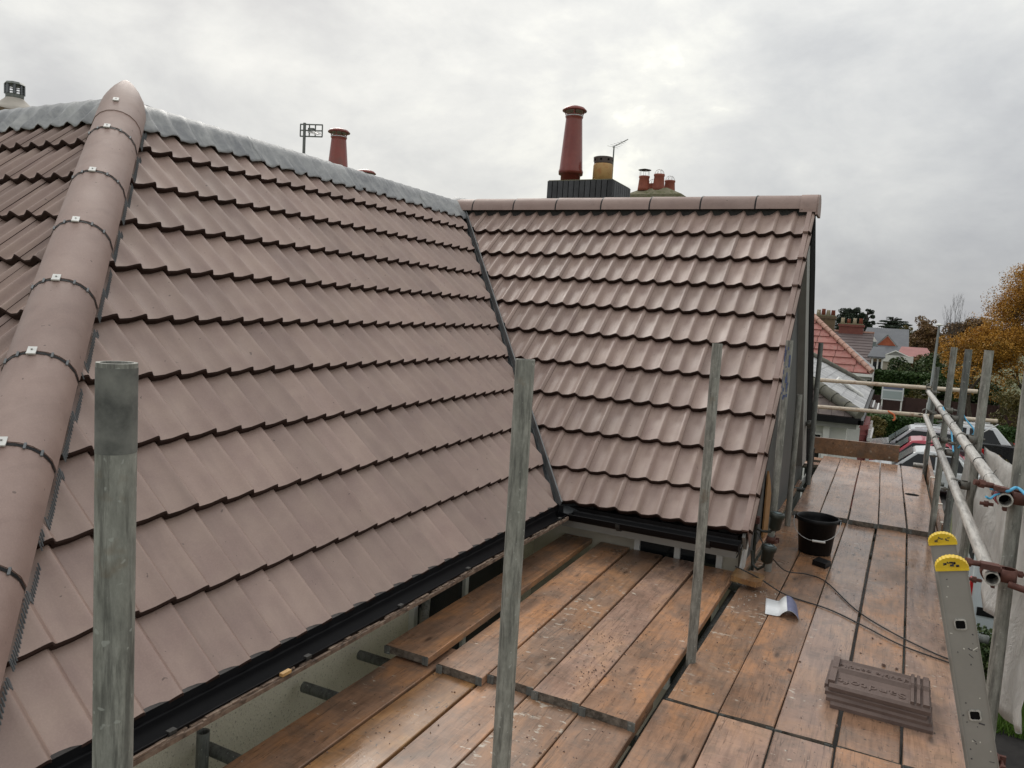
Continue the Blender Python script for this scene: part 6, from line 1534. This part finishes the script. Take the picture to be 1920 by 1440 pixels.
# ------------------------------------------------------------------ vehicles
def car(x, y, L_, H_, W_, body, label, roofc=None, suv=False, flip=False, cat='car', seed=0):
    """side-on car, nose towards -x; built from lofted sections"""
    c = thing('parked_car', (x, y, -5), label, cat, 'cars parked side by side')
    g0 = 0.20; belt = H_ * 0.60
    lo = [(-L_ / 2, g0 + .12), (-L_ / 2, belt * .62), (-L_ * .46, belt * .74), (-L_ * .28, belt * .92), (-L_ * .20, belt), (L_ * .30, belt * 1.04), (L_ * .46, belt * 1.0), (L_ / 2, belt * .80), (L_ / 2, g0 + .15), (L_ * .46, g0)]
    wr = H_ * 0.205; ax = (-L_ * .315, L_ * .30)
    def arch(xc): return [(xc + wr * 1.12 * math.cos(a), max(g0, 0.31 + wr * 1.05 * math.sin(a))) for a in np.linspace(0, math.pi, 9)]
    poly = lo + arch(ax[1]) + arch(ax[0]) + [(-L_ * .46, g0)]
    m = MB(); K = len(poly); vs_ = []
    for (yy, sx, dz) in ((-W_ / 2 * .97, .985, 0.02), (-W_ / 2, 1, 0), (W_ / 2, 1, 0), (W_ / 2 * .97, .985, 0.02)):
        pass
    secs = ((-W_ / 2 + .06, .97, .985), (-W_ / 2, 1.0, .97), (-W_ / 2 + .0, 1.0, .97), (W_ / 2, 1.0, .97), (W_ / 2 - .06, .97, .985))
    secs = ((-W_ / 2, 1.0, 1.0), (W_ / 2, 1.0, 1.0))
    for yy, sx, sz in secs: vs_ += [(x + px * sx, y + yy, -5 + pz * sz) for px, pz in poly]
    m.add(vs_, [tuple(range(K)), tuple(range(2 * K - 1, K - 1, -1))] + [(i, (i + 1) % K, K + (i + 1) % K, K + i) for i in range(K)])
    o = m.build('body', body, c); bv = o.modifiers.new('bevel', 'BEVEL'); bv.width = 0.05; bv.segments = 3; bv.limit_method = 'ANGLE'; bv.angle_limit = R(50)
    # greenhouse
    top = H_; gb = [(-L_ * .21, belt - .02), (-L_ * .06, top - .05), (L_ * .02, top), (L_ * (.30 if suv else .20), top - .02), (L_ * (.42 if suv else .36), belt + .02)]
    m = MB(); K = len(gb); inn = 0.13; vs_ = []
    for sg in (-1, 1): vs_ += [(x + px, y + sg * (W_ / 2 - .02 - (inn if pz > belt + .05 else 0)), -5 + pz) for px, pz in gb]
    m.add(vs_, [tuple(range(K)), tuple(range(2 * K - 1, K - 1, -1))] + [(i, (i + 1) % K, K + (i + 1) % K, K + i) for i in range(K)])
    cb = m.build('cabin', roofc or body, c); bv = cb.modifiers.new('bevel', 'BEVEL'); bv.width = 0.04; bv.segments = 2
    # side glass, screens
    def sp(px, pz, off): f_ = (pz - belt) / (top - belt); return (x + px, y - (W_ / 2 - .02 - inn * max(0, min(1, f_ * 1.05))) - off, -5 + pz)
    z0, z1 = belt + .04, top - .11
    xs_ = [-L_ * .165, L_ * .075, L_ * .10, L_ * (.30 if suv else .25)]
    for (a, b_, ta, tb) in ((xs_[0], xs_[1], -L_ * .045, xs_[1]), (xs_[2], xs_[3] + L_ * .04, xs_[2], xs_[3] - L_ * .03)):
        m = MB(); m.quad(sp(a, z0, .008), sp(b_, z0, .008), sp(tb, z1, .008), sp(ta, z1, .008)); m.build('side_window', 'glass_dark', cb, fixn=False)
    m = MB(); yy = W_ / 2 - .10; m.add([(x - L_ * .212, y - yy, -5 + belt + .03), (x - L_ * .212, y + yy, -5 + belt + .03), (x - L_ * .075, y + yy - .08, -5 + top - .09), (x - L_ * .075, y - yy + .08, -5 + top - .09)], [(0, 1, 2, 3)])
    m.v = [(a - .02, b_, c_ + .012) for a, b_, c_ in m.v]; m.build('windscreen', 'glass_pale', cb, fixn=False)
    for xc in ax:
        for sg in (-1, 1):
            w = MB(); w.tube([(x + xc, y + sg * (W_ / 2 - .20), -5 + wr * .95), (x + xc, y + sg * (W_ / 2 + .005), -5 + wr * .95)], wr * .95, 22); wh = w.build('wheel', 'tyre', c)
            w = MB(); w.tube([(x + xc, y + sg * (W_ / 2 - .02), -5 + wr * .95), (x + xc, y + sg * (W_ / 2 + .012), -5 + wr * .95)], wr * .62, 16); w.build('rim', 'rim_alloy', wh)
    for sg in (-1, 1):
        m = MB(); m.obox((x - L_ * .485, y + sg * (W_ / 2 - .22), -5 + belt * .68), (.05, 0, 0), (0, .17, 0), (0, 0, .06)); m.build('headlight', 'lamp_clear', c)
        m = MB(); m.obox((x + L_ * .487, y + sg * (W_ / 2 - .16), -5 + belt * .86), (.06, 0, 0), (0, .165, 0), (0, 0, .09)); m.build('tail_light', 'lamp_red', c)
        m = MB(); m.obox((x - L_ * .15, y + sg * (W_ / 2 + .10), -5 + belt + .07), (.06, 0, 0), (0, .09, 0), (0, 0, .055)); mr = m.build('mirror', body if sg > 0 else 'black_plastic', c); mr.modifiers.new('b', 'BEVEL').width = .02
    for xx in (-L_ * .17, L_ * .088, L_ * .27):
        m = MB(); m.box(x + xx - .004, x + xx + .004, y - W_ / 2 - .003, y - W_ / 2 + .01, -5 + g0 + .15, -5 + belt - .03); m.build('door_gap', 'black_matt', c)
    m = MB()
    for xx in (L_ * .03, L_ * .22): m.box(x + xx - .08, x + xx + .08, y - W_ / 2 - .018, y - W_ / 2 + .005, -5 + belt - .13, -5 + belt - .10)
    m.build('door_handle', body, c)
    for sg in ((-1, 1) if suv else ()):
        m = MB(); m.tube([(x - L_ * .03, y + sg * (W_ / 2 - .19), -5 + top + .0), (x + L_ * .05, y + sg * (W_ / 2 - .19), -5 + top + .04), (x + L_ * (.28 if suv else .18), y + sg * (W_ / 2 - .19), -5 + top + .02)], 0.018, 6); m.build('roof_bar', 'steel_thin' if suv else 'black_matt', cb)
    return c
car(1.20, 27.6, 4.1, 1.46, 1.72, 'paint_white', 'white hatchback nearest the scaffold in the row of cars')
car(1.10, 29.9, 4.0, 1.50, 1.72, 'paint_red', 'red car second from the scaffold in the row')
car(1.15, 32.6, 4.5, 1.63, 1.82, 'paint_darkgrey', 'dark grey car with silver roof, third in the row', roofc='paint_silver', suv=True)
car(2.55, 35.4, 4.5, 1.66, 1.82, 'paint_black', 'black car with pale roof, farthest in the row', roofc='paint_white', suv=True)
m = MB(); m.tube([(0.35, 29.4, -3.5), (0.35, 29.35, -3.32)], 0.012, 5); 
m.build('car_aerial', 'black_matt', bpy.data.objects.get('parked_car.001'))
vn = thing('van', (3.4, 14.6, -5), 'pale blue white van parked below the right end of the scaffold', 'van', None)
m = MB(); x0, x1, y0, y1 = 1.45, 6.4, 13.6, 15.5
m.prism([(x0, y0, -4.75), (x1 - .25, y0, -4.75), (x1, y0, -4.3), (x1 - .25, y0, -3.75), (x1 - .8, y0, -3.55), (x1 - 1.5, y0, -2.72), (x0 + .15, y0, -2.62), (x0, y0, -2.8)], (0, y1 - y0, 0))
o = m.build('body', 'paint_vanwhite', vn); bv = o.modifiers.new('bevel', 'BEVEL'); bv.width = 0.09; bv.segments = 3
for z in (-3.35, -3.72): m = MB(); m.box(x0 + .1, x1 - 1.6, y0 - .012, y0 + .01, z, z + .03); m.build('side_moulding', 'comb_grey', vn)
m = MB(); m.box(x0 + .1, x1 - .3, y0 - .02, y0 + .01, -4.25, -4.12); m.build('bumper_strip', 'black_plastic', vn)
m = MB(); m.quad((x1 - 2.3, y0 - .012, -3.5), (x1 - 1.0, y0 - .012, -3.5), (x1 - 1.55, y0 - .012, -2.9), (x1 - 2.3, y0 - .012, -2.9)); m.build('side_window', 'glass_dark', vn, fixn=False)
m = MB(); m.box(x0 - .012, x0 + .01, y0 + .2, y1 - .2, -3.5, -2.95); m.build('rear_window', 'glass_dark', vn)
for xc in (x0 + 0.95, x1 - 0.95):
    for yy, sg in ((y0 - .01, 1), (y1 + .01, -1)):
        w = MB(); w.tube([(xc, yy, -4.66), (xc, yy + sg * .22, -4.66)], 0.34, 22); wh = w.build('wheel', 'tyre', vn); w = MB(); w.tube([(xc, yy - sg * .008, -4.66), (xc, yy + sg * .05, -4.66)], 0.20, 16); w.build('rim', 'rim_alloy', wh)
for k in range(5): m = MB(); m.box(x0 + .3, x1 - 1.7, y0 + .25 + k * .35, y0 + .30 + k * .35, -2.625, -2.60); m.build('roof_rib', 'paint_vanwhite', vn)
m = MB(); m.obox((x0 + .0, y0 + .1, -3.9), (.02, 0, 0), (0, .06, 0), (0, 0, .2)); m.build('tail_light', 'lamp_red', vn)
